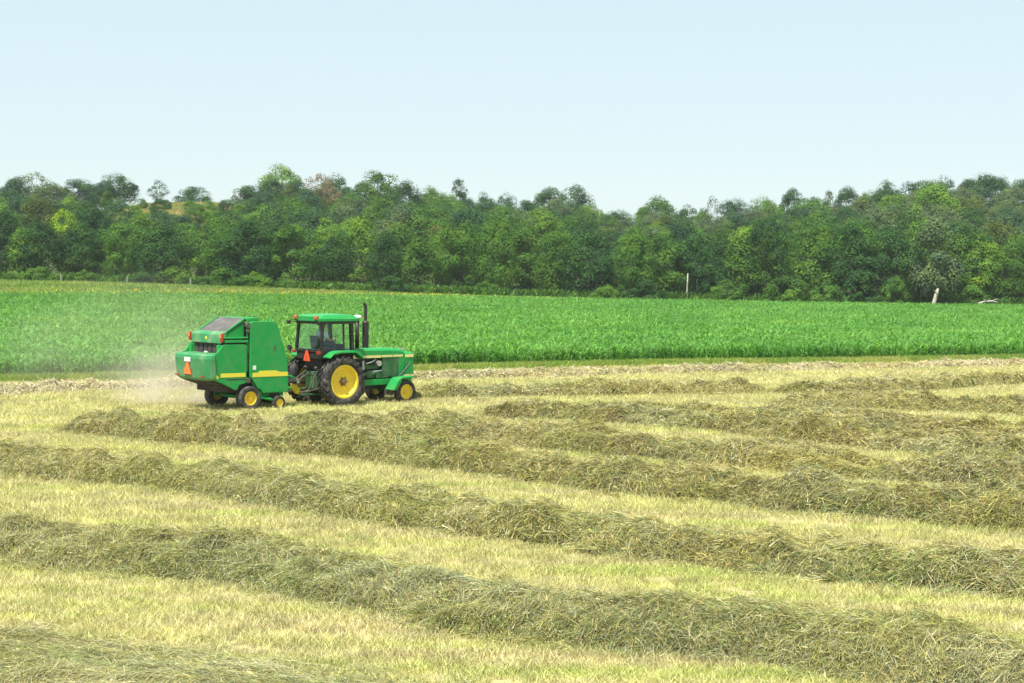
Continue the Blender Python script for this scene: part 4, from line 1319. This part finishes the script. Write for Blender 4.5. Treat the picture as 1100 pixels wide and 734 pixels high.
        m.box(x0 - 0.16, x0 - 0.08, s * 0.74 - 0.1, s * 0.74 + 0.1, 1.82, 1.92)
        m.build('tail_light', M['red'], t, 0.012)
    for s in (-1, 1):
        m = MB()
        m.tube([(x0 - 0.05, s * yw, 2.88), (x0 - 0.22, s * (yw + 0.16), 2.86)], 0.018, 6)
        m.box(x0 - 0.28, x0 - 0.18, s * (yw + 0.16) - 0.06, s * (yw + 0.16) + 0.06, 2.80, 2.92)
        m.build('lamp_arm', M['black'], t, 0.01)
    # rear mudguards running into the platform
    for s in (-1, 1):
        m = MB()
        pth = [(-0.60, 1.72), (-0.45, 1.86), (-0.2, 1.925), (0.45, 1.925), (0.66, 1.87), (0.80, 1.68)]
        for a, b in zip(pth[:-1], pth[1:]):
            ya, yb = (s * 0.72, s * 1.18)
            m.prism([(a[0], a[1] - 0.035), (b[0], b[1] - 0.035), b, a], min(ya, yb), max(ya, yb))
        m.prism([(-0.45, 1.80), (-0.2, 1.90), (0.45, 1.90), (0.66, 1.84), (0.8, 1.66), (0.78, 1.63), (0.45, 1.855), (-0.2, 1.855)], s * 1.19 - 0.012, s * 1.19 + 0.012)
        m.build('rear_mudguard', M['green'], t, 0.01)
    # inside the cab
    m = MB()
    m.box(-0.42, 0.06, -0.25, 0.25, 1.9, 2.02)
    m.prism([(-0.44, 2.0), (-0.30, 2.0), (-0.40, 2.42), (-0.50, 2.42)], -0.23, 0.23)
    m.build('seat', M['seat'], t, 0.04)
    m = MB()
    m.tube([(0.30 + 0.19 * math.sin(k * PI / 8) * 0.45, 0.19 * math.cos(k * PI / 8), 2.22 + 0.19 * math.sin(k * PI / 8) * 0.9) for k in range(17)], 0.014, 6, False)
    m.tube([(0.30, 0, 2.22), (0.42, 0, 2.05), (0.5, 0, 1.9)], 0.03, 8)
    m.tube([(0.30, -0.19, 2.22), (0.30, 0.19, 2.22)], 0.012, 6)
    m.build('steering_wheel', M['black'], t)
    m = MB()
    m.box(0.46, 0.64, -0.3, 0.3, 1.88, 2.12)
    m.build('dashboard', M['seat'], t, 0.03)
    # rear linkage
    m = MB()
    for s in (-1, 1):
        m.tube([(-0.45, s * 0.3, 0.62), (-0.9, s * 0.36, 0.55), (-1.3, s * 0.40, 0.52)], 0.04, 8)
        m.tube([(-0.5, s * 0.36, 1.32), (-0.95, s * 0.36, 0.56)], 0.022, 6)
        m.tube([(-0.35, s * 0.22, 1.25), (-0.62, s * 0.34, 1.35)], 0.045, 8)
    m.tube([(-0.5, 0, 1.1), (-0.92, 0, 0.98)], 0.03, 6)
    m.build('lift_arms', M['iron'], t)
    m = MB()
    m.box(-1.0, 0.2, -0.07, 0.07, 0.38, 0.44)
    m.box(-0.62, -0.45, -0.24, 0.24, 0.62, 1.2)
    m.build('drawbar', M['dark_green'], t, 0.01)
    m = MB()
    for k, (yy, zz) in enumerate(((-0.2, 1.05), (-0.05, 1.15), (0.12, 1.08))):
        m.tube([(-0.6, yy, zz), (-0.8, yy * 0.8, zz + 0.1), (-1.2, yy * 0.4, zz - 0.15), (-1.55, 0.02 * k, 0.85)], 0.018, 6)
    m.build('hydraulic_hose', M['black'], t)
    # slow-vehicle triangle, its top bent forward
    m = MB()
    m.prism_x([(-0.20, 0.0), (0.20, 0.0), (0.05, 0.36), (-0.05, 0.36)], -0.006, 0.006)
    o = m.build('warning_triangle', M['redorange'], t)
    o.location = (-0.74, 0.02, 1.56)
    m = MB()
    m.tube([(-0.72, 0.02, 1.95), (-0.735, 0.02, 1.6)], 0.02, 6)
    m.build('bracket', M['iron'], o).matrix_parent_inverse = Matrix.Translation((0.74, -0.02, -1.56))
    m = MB()
    m.box(0.30, 0.62, 0.80, 1.12, 0.55, 0.60)
    m.box(0.36, 0.62, 0.76, 1.06, 0.9, 0.95)
    m.box(0.42, 0.62, 0.72, 1.0, 1.25, 1.3)
    m.tube([(0.36, 0.82, 0.5), (0.5, 0.72, 1.5)], 0.02, 6)
    m.build('steps', M['black'], t)
    return t
TR = tractor()

# ------------------------------------------------------------------ driver
def skin_body(name, verts, edges, radii, mat, root=0, lev=1):
    me = bpy.data.meshes.new(name)
    me.from_pydata([tuple(v) for v in verts], edges, [])
    o = bpy.data.objects.new(name, me)
    COL.objects.link(o)
    md = o.modifiers.new('skin', 'SKIN')
    if not me.skin_vertices:
        me.skin_vertices.new()
    for k, r in enumerate(radii):
        me.skin_vertices[0].data[k].radius = (r, r) if not hasattr(r, '__len__') else r
        me.skin_vertices[0].data[k].use_root = (k == root)
    s = o.modifiers.new('sub', 'SUBSURF')
    s.levels = s.render_levels = lev
    me.materials.append(mat)
    return o

def driver():
    V, E, Rr = [], [], []
    def node(p, r, parent=None):
        V.append(p)
        Rr.append(r)
        if parent is not None:
            E.append((parent, len(V) - 1))
        return len(V) - 1
    pel = node((-0.16, 0, 2.10), (0.16, 0.13))
    be = node((-0.17, 0, 2.28), (0.15, 0.115), pel)
    ch = node((-0.15, 0, 2.45), (0.165, 0.12), be)
    nk = node((-0.13, 0, 2.57), 0.065, ch)
    nk2 = node((-0.11, 0, 2.63), 0.055, nk)
    h1 = node((-0.085, 0, 2.70), (0.078, 0.095), nk2)
    h2 = node((-0.085, 0, 2.78), (0.08, 0.1), h1)
    node((-0.10, 0, 2.84), (0.06, 0.07), h2)
    node((0.02, 0, 2.705), 0.016, h1)                                   # nose
    for s in (-1, 1):
        node((-0.09, s * 0.085, 2.70), 0.018, h1)                       # ear
        hip = node((-0.12, s * 0.1, 2.10), 0.10, pel)
        kn = node((0.26, s * 0.15, 2.14), 0.068, hip)
        an = node((0.34, s * 0.15, 1.78), 0.045, kn)
        node((0.50, s * 0.16, 1.75), 0.04, an)
        sh = node((-0.14, s * 0.19, 2.50), 0.075, ch)
        el = node((0.00, s * 0.25, 2.27), 0.05, sh)
        wr = node((0.21, s * 0.19, 2.24), 0.032, el)
        pm = node((0.28, s * 0.18, 2.25), (0.035, 0.022), wr)
        for k in range(4):
            a = node((0.325, s * (0.150 + 0.02 * k), 2.265 - 0.003 * k), 0.010, pm)
            b = node((0.345 - 0.004 * abs(k - 1), s * (0.150 + 0.02 * k), 2.240), 0.009, a)
            node((0.325, s * (0.150 + 0.02 * k), 2.215), 0.008, b)
        tb = node((0.26, s * 0.145, 2.245), 0.011, wr)
        node((0.305, s * 0.135, 2.25), 0.009, tb)
    person = skin_body('person', V, E, Rr, M['skin'], 0, 2)
    person.matrix_world = TR.matrix_basis.copy() if False else Matrix.Translation(TR.location) @ Matrix.Rotation(TR.rotation_euler.z, 4, 'Z')
    tag(person, 'driver in a pale blue shirt sitting in the tractor cab, arm on the wheel', 'person')
    # shirt with short sleeves
    V2, E2, R2 = [], [], []
    def n2(p, r, parent=None):
        V2.append(p)
        R2.append(r)
        if parent is not None:
            E2.append((parent, len(V2) - 1))
        return len(V2) - 1
    a = n2((-0.16, 0, 2.12), (0.175, 0.145))
    b = n2((-0.17, 0, 2.28), (0.168, 0.133), a)
    c = n2((-0.15, 0, 2.45), (0.182, 0.138), b)
    n2((-0.135, 0, 2.56), 0.085, c)
    for s in (-1, 1):
        d = n2((-0.14, s * 0.19, 2.50), 0.093, c)
        n2((-0.04, s * 0.235, 2.34), 0.072, d)
    sh = skin_body('shirt', V2, E2, R2, M['shirt'], 0, 2)
    sh.parent = person
    V3, E3, R3 = [(-0.15, 0, 2.10)], [], [(0.17, 0.14)]
    for s in (-1, 1):
        V3 += [(-0.12, s * 0.1, 2.105), (0.26, s * 0.15, 2.145), (0.34, s * 0.15, 1.82)]
        R3 += [0.112, 0.08, 0.062]
        k = len(V3)
        E3 += [(0, k - 3), (k - 3, k - 2), (k - 2, k - 1)]
    tr = skin_body('trousers', V3, E3, R3, M['jeans'], 0, 2)
    tr.parent = person
    m = MB()
    m.lathe([(0.112, -0.005), (0.112, 0.03), (0.095, 0.075), (0.05, 0.105), (0.001, 0.11), (0.001, -0.005)], 18)
    m2 = MB()
    for v in m.v:
        pass
    m.v = [(-0.095 + x * 1.05, z * 0.88, 2.765 + y) for (x, y, z) in m.v]
    m.build('hair', M['hair'], person, smooth=True)
driver()

# ------------------------------------------------------------------ round baler (x forward, origin under its axle)
def baler():
    p = ground_px(249.5, 439.3)
    t = empty('round_baler', (p.x, p.y, float(ground_z(p.x, p.y)) + 0.02), R(41))
    tag(t, 'green round hay baler with yellow stripe, hitched behind the tractor', 'baler')
    add_wheel(t, 'wheel', 0, -0.99, 0.405, 0.36, -1, 0.225, 0, False, 'yellow')
    add_wheel(t, 'wheel', 0, 0.99, 0.405, 0.36, 1, 0.225, 0, False, 'yellow')
    for s in (-1, 1):
        add_wheel(t, 'gauge_wheel', 1.10, s * 1.10, 0.225, 0.2, s, 0.125, 0, False, 'yellow')
    m = MB()
    m.tube([(0, -0.85, 0.42), (0, 0.85, 0.42)], 0.07, 10)
    m.box(-0.25, 1.5, -0.78, -0.70, 0.42, 0.62)
    m.box(-0.25, 1.5, 0.70, 0.78, 0.42, 0.62)
    for s in (-1, 1):
        m.tube([(0.15, s * 0.95, 0.95), (0.42, s * 1.0, 0.42), (0.8, s * 1.05, 0.35), (1.1, s * 0.98, 0.25)], 0.05, 8)
        m.box(0.28, 0.46, s * 1.0 - 0.05, s * 1.0 + 0.05, 0.28, 0.62)
        m.tube([(0.05, s * 1.08, 1.12), (0.34, s * 1.08, 0.7)], 0.04, 8)
    m.build('chassis', M['green'], t, 0.01)
    # bale chamber core: dark body between the side sheets
    m = MB()
    m.prism([(-0.90, 0.62), (1.2, 0.5), (1.35, 1.2), (1.05, 2.75), (-0.05, 2.88), (-0.79, 2.4)], -0.78, 0.78)
    m.build('chamber', M['curtain'], t, 0.02)
    # front side shields
    sh = [(0.0, 2.90), (0.08, 2.93), (0.95, 2.93), (1.04, 2.86), (1.46, 1.62), (1.49, 0.56), (0.50, 0.56), (0.02, 1.10)]
    for s in (-1, 1):
        m = MB()
        y0, y1 = sorted((s * 0.98, s * 1.10))
        m.prism(sh, y0, y1)
        f = m.build('side_shield', M['green'], t, 0.02)
        m = MB()
        yo = s * 1.104
        m.box(0.09, 1.46, yo - 0.003, yo + 0.003, 1.10, 1.24)
        m.prism([(0.30, 1.24), (0.36, 1.30), (0.98, 1.30), (1.18, 1.24)], yo - 0.003, yo + 0.003)
        o = m.build('stripe', M['stripe'], f)
        m = MB()
        m.box(0.10, 0.22, yo - 0.004, yo + 0.004, 1.34, 1.48)
        m.build('decal', M['white'], f)
        m = MB()
        for k in range(6):
            m.lathe([(0.018, -0.004), (0.018, 0.012), (0.001, 0.012), (0.001, -0.004)], 8, (0.06, yo if s > 0 else yo, 1.3 + 0.29 * k))
        for k in range(4):
            m.lathe([(0.018, -0.004), (0.018, 0.012), (0.001, 0.012), (0.001, -0.004)], 8, (0.65 + 0.25 * k, yo, 0.62))
        m.box(0.92, 0.98, yo - 0.004, yo + 0.02, 1.95, 2.12)
        m.build('bolts', M['iron'], f)
    # front frame between the shields, top bar with fittings
    m = MB()
    m.prism_x([(-0.97, 0.9), (0.97, 0.9), (0.97, 2.7), (-0.97, 2.7)], 1.0, 1.08)
    m.build('front_panel', M['green'], t)
    m = MB()
    m.tube([(0.05, -0.98, 2.98), (0.05, 0.98, 2.98)], 0.06, 10)
    m.tube([(0.3, -0.98, 3.0), (0.3, 0.98, 3.0)], 0.05, 10)
    for s in (-1, 1):
        m.box(-0.02, 0.4, s * 0.93 - 0.04, s * 0.93 + 0.04, 2.86, 3.04)
        m.tube([(0.75, s * 0.98, 2.93), (0.75, s * 0.98, 3.02)], 0.035, 8)
    m.build('top_bar', M['green'], t, 0.01)
    # hinge, cylinder and pivot at the joint of gate and shield
    for s in (-1, 1):
        m = MB()
        m.tube([(-0.06, s * 1.0, 2.75), (-0.05, s * 1.0, 1.3)], 0.035, 8)
        m.tube([(-0.06, s * 1.0, 2.35), (-0.05, s * 1.0, 1.9)], 0.055, 10)
        m.build('gate_cylinder', M['dark_green'], t)
        m = MB()
        for z, r_ in ((2.80, 0.09), (2.62, 0.06), (1.0, 0.09)):
            m.lathe([(r_, -0.05), (r_, 0.05), (0.001, 0.05), (0.001, -0.05)], 14, (-0.06, s * 1.04, z))
        m.build('pivot', M['iron'], t)
    # tailgate side sheets
    for s in (-1, 1):
        m = MB()
        y0, y1 = sorted((s * 0.80, s * 0.87))
        m.prism([(-0.10, 2.88), (-0.88, 2.46), (-0.88, 2.22), (-0.10, 2.22)], y0, y1)
        y0, y1 = sorted((s * 0.98, s * 1.06))
        m.prism([(-0.10, 2.14), (-0.20, 2.19), (-0.98, 2.19), (-1.10, 2.05), (-1.20, 1.93), (-1.30, 1.90), (-1.34, 1.04), (-1.02, 0.92), (-0.56, 0.70), (-0.47, 0.69), (-0.38, 0.86), (-0.10, 0.92)], y0, y1)
        y0, y1 = sorted((s * 0.80, s * 0.98))
        m.box(-1.1, -0.12, y0, y1, 1.0, 2.17)
        g = m.build('gate_side', M['green'], t, 0.015)
        m = MB()
        y0, y1 = sorted((s * 0.86, s * 1.07))
        m.box(-0.92, -0.06, y0, y1, 2.24, 2.32)
        m.box(-0.92, -0.06, y0, y1 - 0.02, 2.38, 2.42)
        m.build('beam', M['green'], g, 0.01)
        yo = s * 1.064
        m = MB()
        m.box(-1.09, -0.16, yo - 0.003, yo + 0.003, 1.12, 1.25)
        m.build('stripe', M['stripe'], g)
        m = MB()
        m.prism([(-1.30, 1.12), (-1.22, 1.06), (-1.15, 1.12), (-1.22, 1.19), (-1.32, 1.21)], yo - 0.003, yo + 0.003)
        m.build('emblem', M['stripe'], g)
        m = MB()
        m.box(-0.85, -0.12, yo - 0.001, yo + 0.03, 1.03, 1.06)
        m.build('edge_strip', M['black'], g)
        # rim of the sloping top
        m = MB()
        m.prism([(-0.88, 2.50), (-0.06, 3.00), (-0.06, 3.05), (-0.88, 2.55)], s * 0.86 - 0.03, s * 0.86 + 0.03)
        m.build('top_rail', M['green'], g)
    # sloping belts on top
    m = MB()
    m.prism([(-0.88, 2.525), (-0.02, 3.035), (-0.02, 2.93), (-0.88, 2.44)], -0.828, 0.828)
    m.build('top_belts', M['belt'], t)
    # upper rear hood
    m = MB()
    m.prism([(-0.79, 2.60), (-0.93, 2.57), (-0.99, 2.50), (-1.01, 2.21), (-0.97, 2.21), (-0.83, 2.40)], -0.93, 0.93)
    h = m.build('rear_hood', M['green_dusty'], t, 0.015)
    m = MB()
    m.prism_x([(-0.03, 2.32), (0.03, 2.32), (0.055, 2.38), (0.05, 2.42), (-0.05, 2.42), (-0.055, 2.38)], -1.014, -1.002)
    m.build('emblem', M['stripe'], h)
    for s in (-1, 1):
        m = MB()
        m.box(-1.06, -1.00, s * 1.0 - 0.07, s * 1.0 + 0.07, 2.26, 2.54)
        m.tube([(-0.93, s * 0.9, 2.3), (-1.01, s * 1.0, 2.3)], 0.03, 6)
        a = m.build('marker_light', M['red'], t, 0.012)
        m = MB()
        m.box(-1.075, -1.062, s * 1.0 - 0.05, s * 1.0 + 0.05, 2.40, 2.52)
        m.build('lens', M['orange'], a)
    # dark belts seen in the gap below the hood
    m = MB()
    m.box(-0.92, -0.80, -0.80, 0.80, 1.86, 2.4)
    for k in range(6):
        y = -0.72 + k * 0.288
        m.box(-0.945, -0.922, y - 0.11, y + 0.11, 1.86, 2.3)
    m.build('belts', M['curtain'], t)
    m = MB()
    m.box(-1.10, -1.03, -0.16, -0.02, 1.89, 1.94)
    m.build('latch', M['white'], t, 0.01)
    # lower rear gate: rounded box wrapping the corners
    def ring(z, x_back, w, cr):
        pts = []
        for s, a0 in ((-1, 270), (1, 180)):
            pass
        out = []
        for k in range(5):                                              # right corner
            a = R(270 - 22.5 * k)
            out.append(Vector((x_back + cr + cr * math.cos(a), -w + cr + cr * math.sin(a), z)))
        for k in range(5):                                              # left corner
            a = R(180 - 22.5 * k)
            out.append(Vector((x_back + cr + cr * math.cos(a), w - cr + cr * math.sin(a), z)))
        out.append(Vector((-1.345, w, z)))
        out.append(Vector((-1.345, 0.965, z)))
        out.append(Vector((-0.93, 0.965, z)))
        out.append(Vector((-0.93, -0.965, z)))
        out.append(Vector((-1.345, -0.965, z)))
        out.append(Vector((-1.345, -w, z)))
        return out
    m = MB()
    rings = [ring(1.02, -1.50, 1.02, 0.28), ring(1.10, -1.58, 1.10, 0.30), ring(1.72, -1.64, 1.12, 0.30), ring(1.83, -1.62, 1.11, 0.29), ring(1.885, -1.54, 1.05, 0.26)]
    n = len(rings[0])
    vs = [v for r_ in rings for v in r_]
    fs = []
    for i in range(len(rings) - 1):
        for k in range(n):
            fs.append((i * n + k, i * n + (k + 1) % n, (i + 1) * n + (k + 1) % n, (i + 1) * n + k))
    fs += [tuple(range(n - 1, -1, -1)), tuple(range((len(rings) - 1) * n, len(rings) * n))]
    m.add(vs, fs)
    g = m.build('rear_gate', M['green_dusty'], t)
    m = MB()
    m.prism_x([(-0.24, 1.22), (0.24, 1.22), (0.055, 1.60), (-0.055, 1.60)], -1.655, -1.645)
    o = m.build('warning_triangle', M['orange'], g)
    o.location = (0, 0.10, -0.02)
    m = MB()
    m.prism_x([(-0.275, 1.20), (0.275, 1.20), (0.075, 1.625), (-0.075, 1.625)], -1.652, -1.640)
    o = m.build('triangle_border', M['red'], g)
    o.location = (0.004, 0.10, -0.02)
    m = MB()
    m.box(-1.662, -1.652, -0.19, 0.19, 1.62, 1.76)
    m.box(-1.665, -1.661, -0.07, 0.07, 1.67, 1.71)
    o = m.build('number_plate', M['white'], g)
    o.location = (0.01, 0.10, -0.01)
    for s in (-1, 1):
        m = MB()
        m.box(-1.64, -1.60, s * 0.80 - 0.11, s * 0.80 + 0.11, 1.13, 1.18)
        m.build('reflector', M['red'], g, 0.008)
    # underside of the gate and rubber skirt
    m = MB()
    m.prism([(-1.46, 1.015), (-0.2, 0.58), (-0.2, 0.95), (-1.3, 1.04)], -0.9, 0.9)
    m.box(-1.27, -0.96, -0.85, 0.85, 1.05, 1.8)
    m.build('gate_underside', M['curtain'], t)
    # pickup between the gauge wheels
    m = MB()
    m.lathe([(0.22, -0.8), (0.22, 0.8), (0.001, 0.8), (0.001, -0.8)], 18, (1.15, 0, 0.38))
    for k in range(14):
        y = -0.75 + k * 0.115
        for j in range(5):
            a = R(72 * j + 20 * (k % 2))
            m.tube([(1.15 + 0.2 * math.cos(a), y, 0.38 + 0.2 * math.sin(a)), (1.15 + 0.32 * math.cos(a), y, 0.38 + 0.32 * math.sin(a))], 0.008, 4)
    m.build('pickup', M['black'], t)
    # tongue, driveline with yellow guard, jack
    m = MB()
    m.tube([(1.0, -0.5, 0.75), (1.9, -0.1, 0.62), (3.05, 0, 0.48)], 0.07, 8)
    m.tube([(1.0, 0.5, 0.75), (1.9, 0.1, 0.62)], 0.07, 8)
    m.tube([(1.3, -0.55, 1.18), (2.1, -0.42, 1.0), (2.5, -0.2, 0.85)], 0.045, 8)
    m.build('tongue', M['green'], t)
    m = MB()
    m.tube([(1.2, 0, 0.95), (2.5, 0, 0.80), (3.4, 0, 0.75)], 0.05, 10)
    m.tube([(3.3, 0, 0.75), (3.6, 0, 0.76)], [0.12, 0.09], 10)
    m.build('driveline', M['black'], t)
    m = MB()
    m.prism([(2.1, 0.78), (2.3, 0.74), (2.48, 0.55), (2.42, 0.40), (2.28, 0.42), (2.12, 0.6)], -0.36, -0.28)
    m.build('shaft_guard', M['yellow'], t, 0.02)
    m = MB()
    m.tube([(2.25, -0.42, 0.95), (2.35, -0.40, 0.80)], 0.05, 8)
    m.build('hose_end', M['white'], t)
    return t
BL = baler()

# ------------------------------------------------------------------ dust raised behind the baler
def dust(name, loc, rad, dens, scale, seed, rz=0.0):
    m = bpy.data.materials.new(name)
    m.use_nodes = True
    nt = m.node_tree
    nt.nodes.clear()
    out = nt.nodes.new('ShaderNodeOutputMaterial')
    pv = nt.nodes.new('ShaderNodeVolumePrincipled')
    pv.inputs['Color'].default_value = (0.90, 0.83, 0.70, 1)
    pv.inputs['Anisotropy'].default_value = 0.0
    tc = nt.nodes.new('ShaderNodeTexCoord')
    ln = nt.nodes.new('ShaderNodeVectorMath')
    ln.operation = 'LENGTH'
    nt.links.new(tc.outputs['Object'], ln.inputs[0])
    mr = nt.nodes.new('ShaderNodeMapRange')
    mr.interpolation_type = 'SMOOTHERSTEP'
    mr.inputs['From Min'].default_value = 1.0
    mr.inputs['From Max'].default_value = 0.1
    nt.links.new(ln.outputs['Value'], mr.inputs['Value'])
    nz = nt.nodes.new('ShaderNodeTexNoise')
    nz.inputs['Scale'].default_value = scale
    nz.inputs['Detail'].default_value = 4
    mp = nt.nodes.new('ShaderNodeMapping')
    mp.inputs['Location'].default_value = (seed, 0, 0)
    nt.links.new(tc.outputs['Object'], mp.inputs[0])
    nt.links.new(mp.outputs[0], nz.inputs['Vector'])
    m2 = nt.nodes.new('ShaderNodeMapRange')
    m2.inputs['From Min'].default_value = 0.36
    m2.inputs['From Max'].default_value = 0.66
    nt.links.new(nz.outputs['Fac'], m2.inputs['Value'])
    mu = nt.nodes.new('ShaderNodeMath')
    mu.operation = 'MULTIPLY'
    nt.links.new(mr.outputs[0], mu.inputs[0])
    nt.links.new(m2.outputs[0], mu.inputs[1])
    mu2 = nt.nodes.new('ShaderNodeMath')
    mu2.operation = 'MULTIPLY'
    mu2.inputs[1].default_value = dens
    nt.links.new(mu.outputs[0], mu2.inputs[0])
    nt.links.new(mu2.outputs[0], pv.inputs['Density'])
    nt.links.new(pv.outputs[0], out.inputs['Volume'])
    mb = MB()
    n, k = 16, 9
    vs = [(math.sin(PI * (i + 0.5) / k) * math.cos(2 * PI * j / n), math.sin(PI * (i + 0.5) / k) * math.sin(2 * PI * j / n), math.cos(PI * (i + 0.5) / k)) for i in range(k) for j in range(n)]
    fs = [(i * n + j, i * n + (j + 1) % n, (i + 1) * n + (j + 1) % n, (i + 1) * n + j) for i in range(k - 1) for j in range(n)]
    fs += [tuple(range(n)), tuple(range(k * n - 1, (k - 1) * n - 1, -1))]
    mb.add(vs, fs)
    o = mb.build(name, m)
    o.location, o.scale = loc, rad
    o.rotation_euler = (0, 0, rz)
    tag(o, kind='stuff')
    return o
p = ground_px(190, 437)
dust('dust', (p.x, p.y + 1.0, 0.5), (3.4, 2.2, 1.9), 0.85, 1.5, 3.1)
p = ground_px(120, 415)
dust('dust', (p.x - 0.5, p.y + 2.0, 1.2), (7.5, 4.5, 4.4), 0.10, 0.9, 8.7)

# ------------------------------------------------------------------ thin summer haze
def haze():
    mb = MB()
    mb.box(-720, 720, -40, 920, -2.5, 48)
    m = bpy.data.materials.new('haze_air')
    m.use_nodes = True
    nt = m.node_tree
    nt.nodes.clear()
    out = nt.nodes.new('ShaderNodeOutputMaterial')
    pv = nt.nodes.new('ShaderNodeVolumePrincipled')
    pv.inputs['Color'].default_value = (0.86, 0.93, 1.0, 1)
    pv.inputs['Density'].default_value = 0.00012
    nt.links.new(pv.outputs[0], out.inputs['Volume'])
    o = mb.build('haze', m)
    tag(o, kind='stuff')
haze()
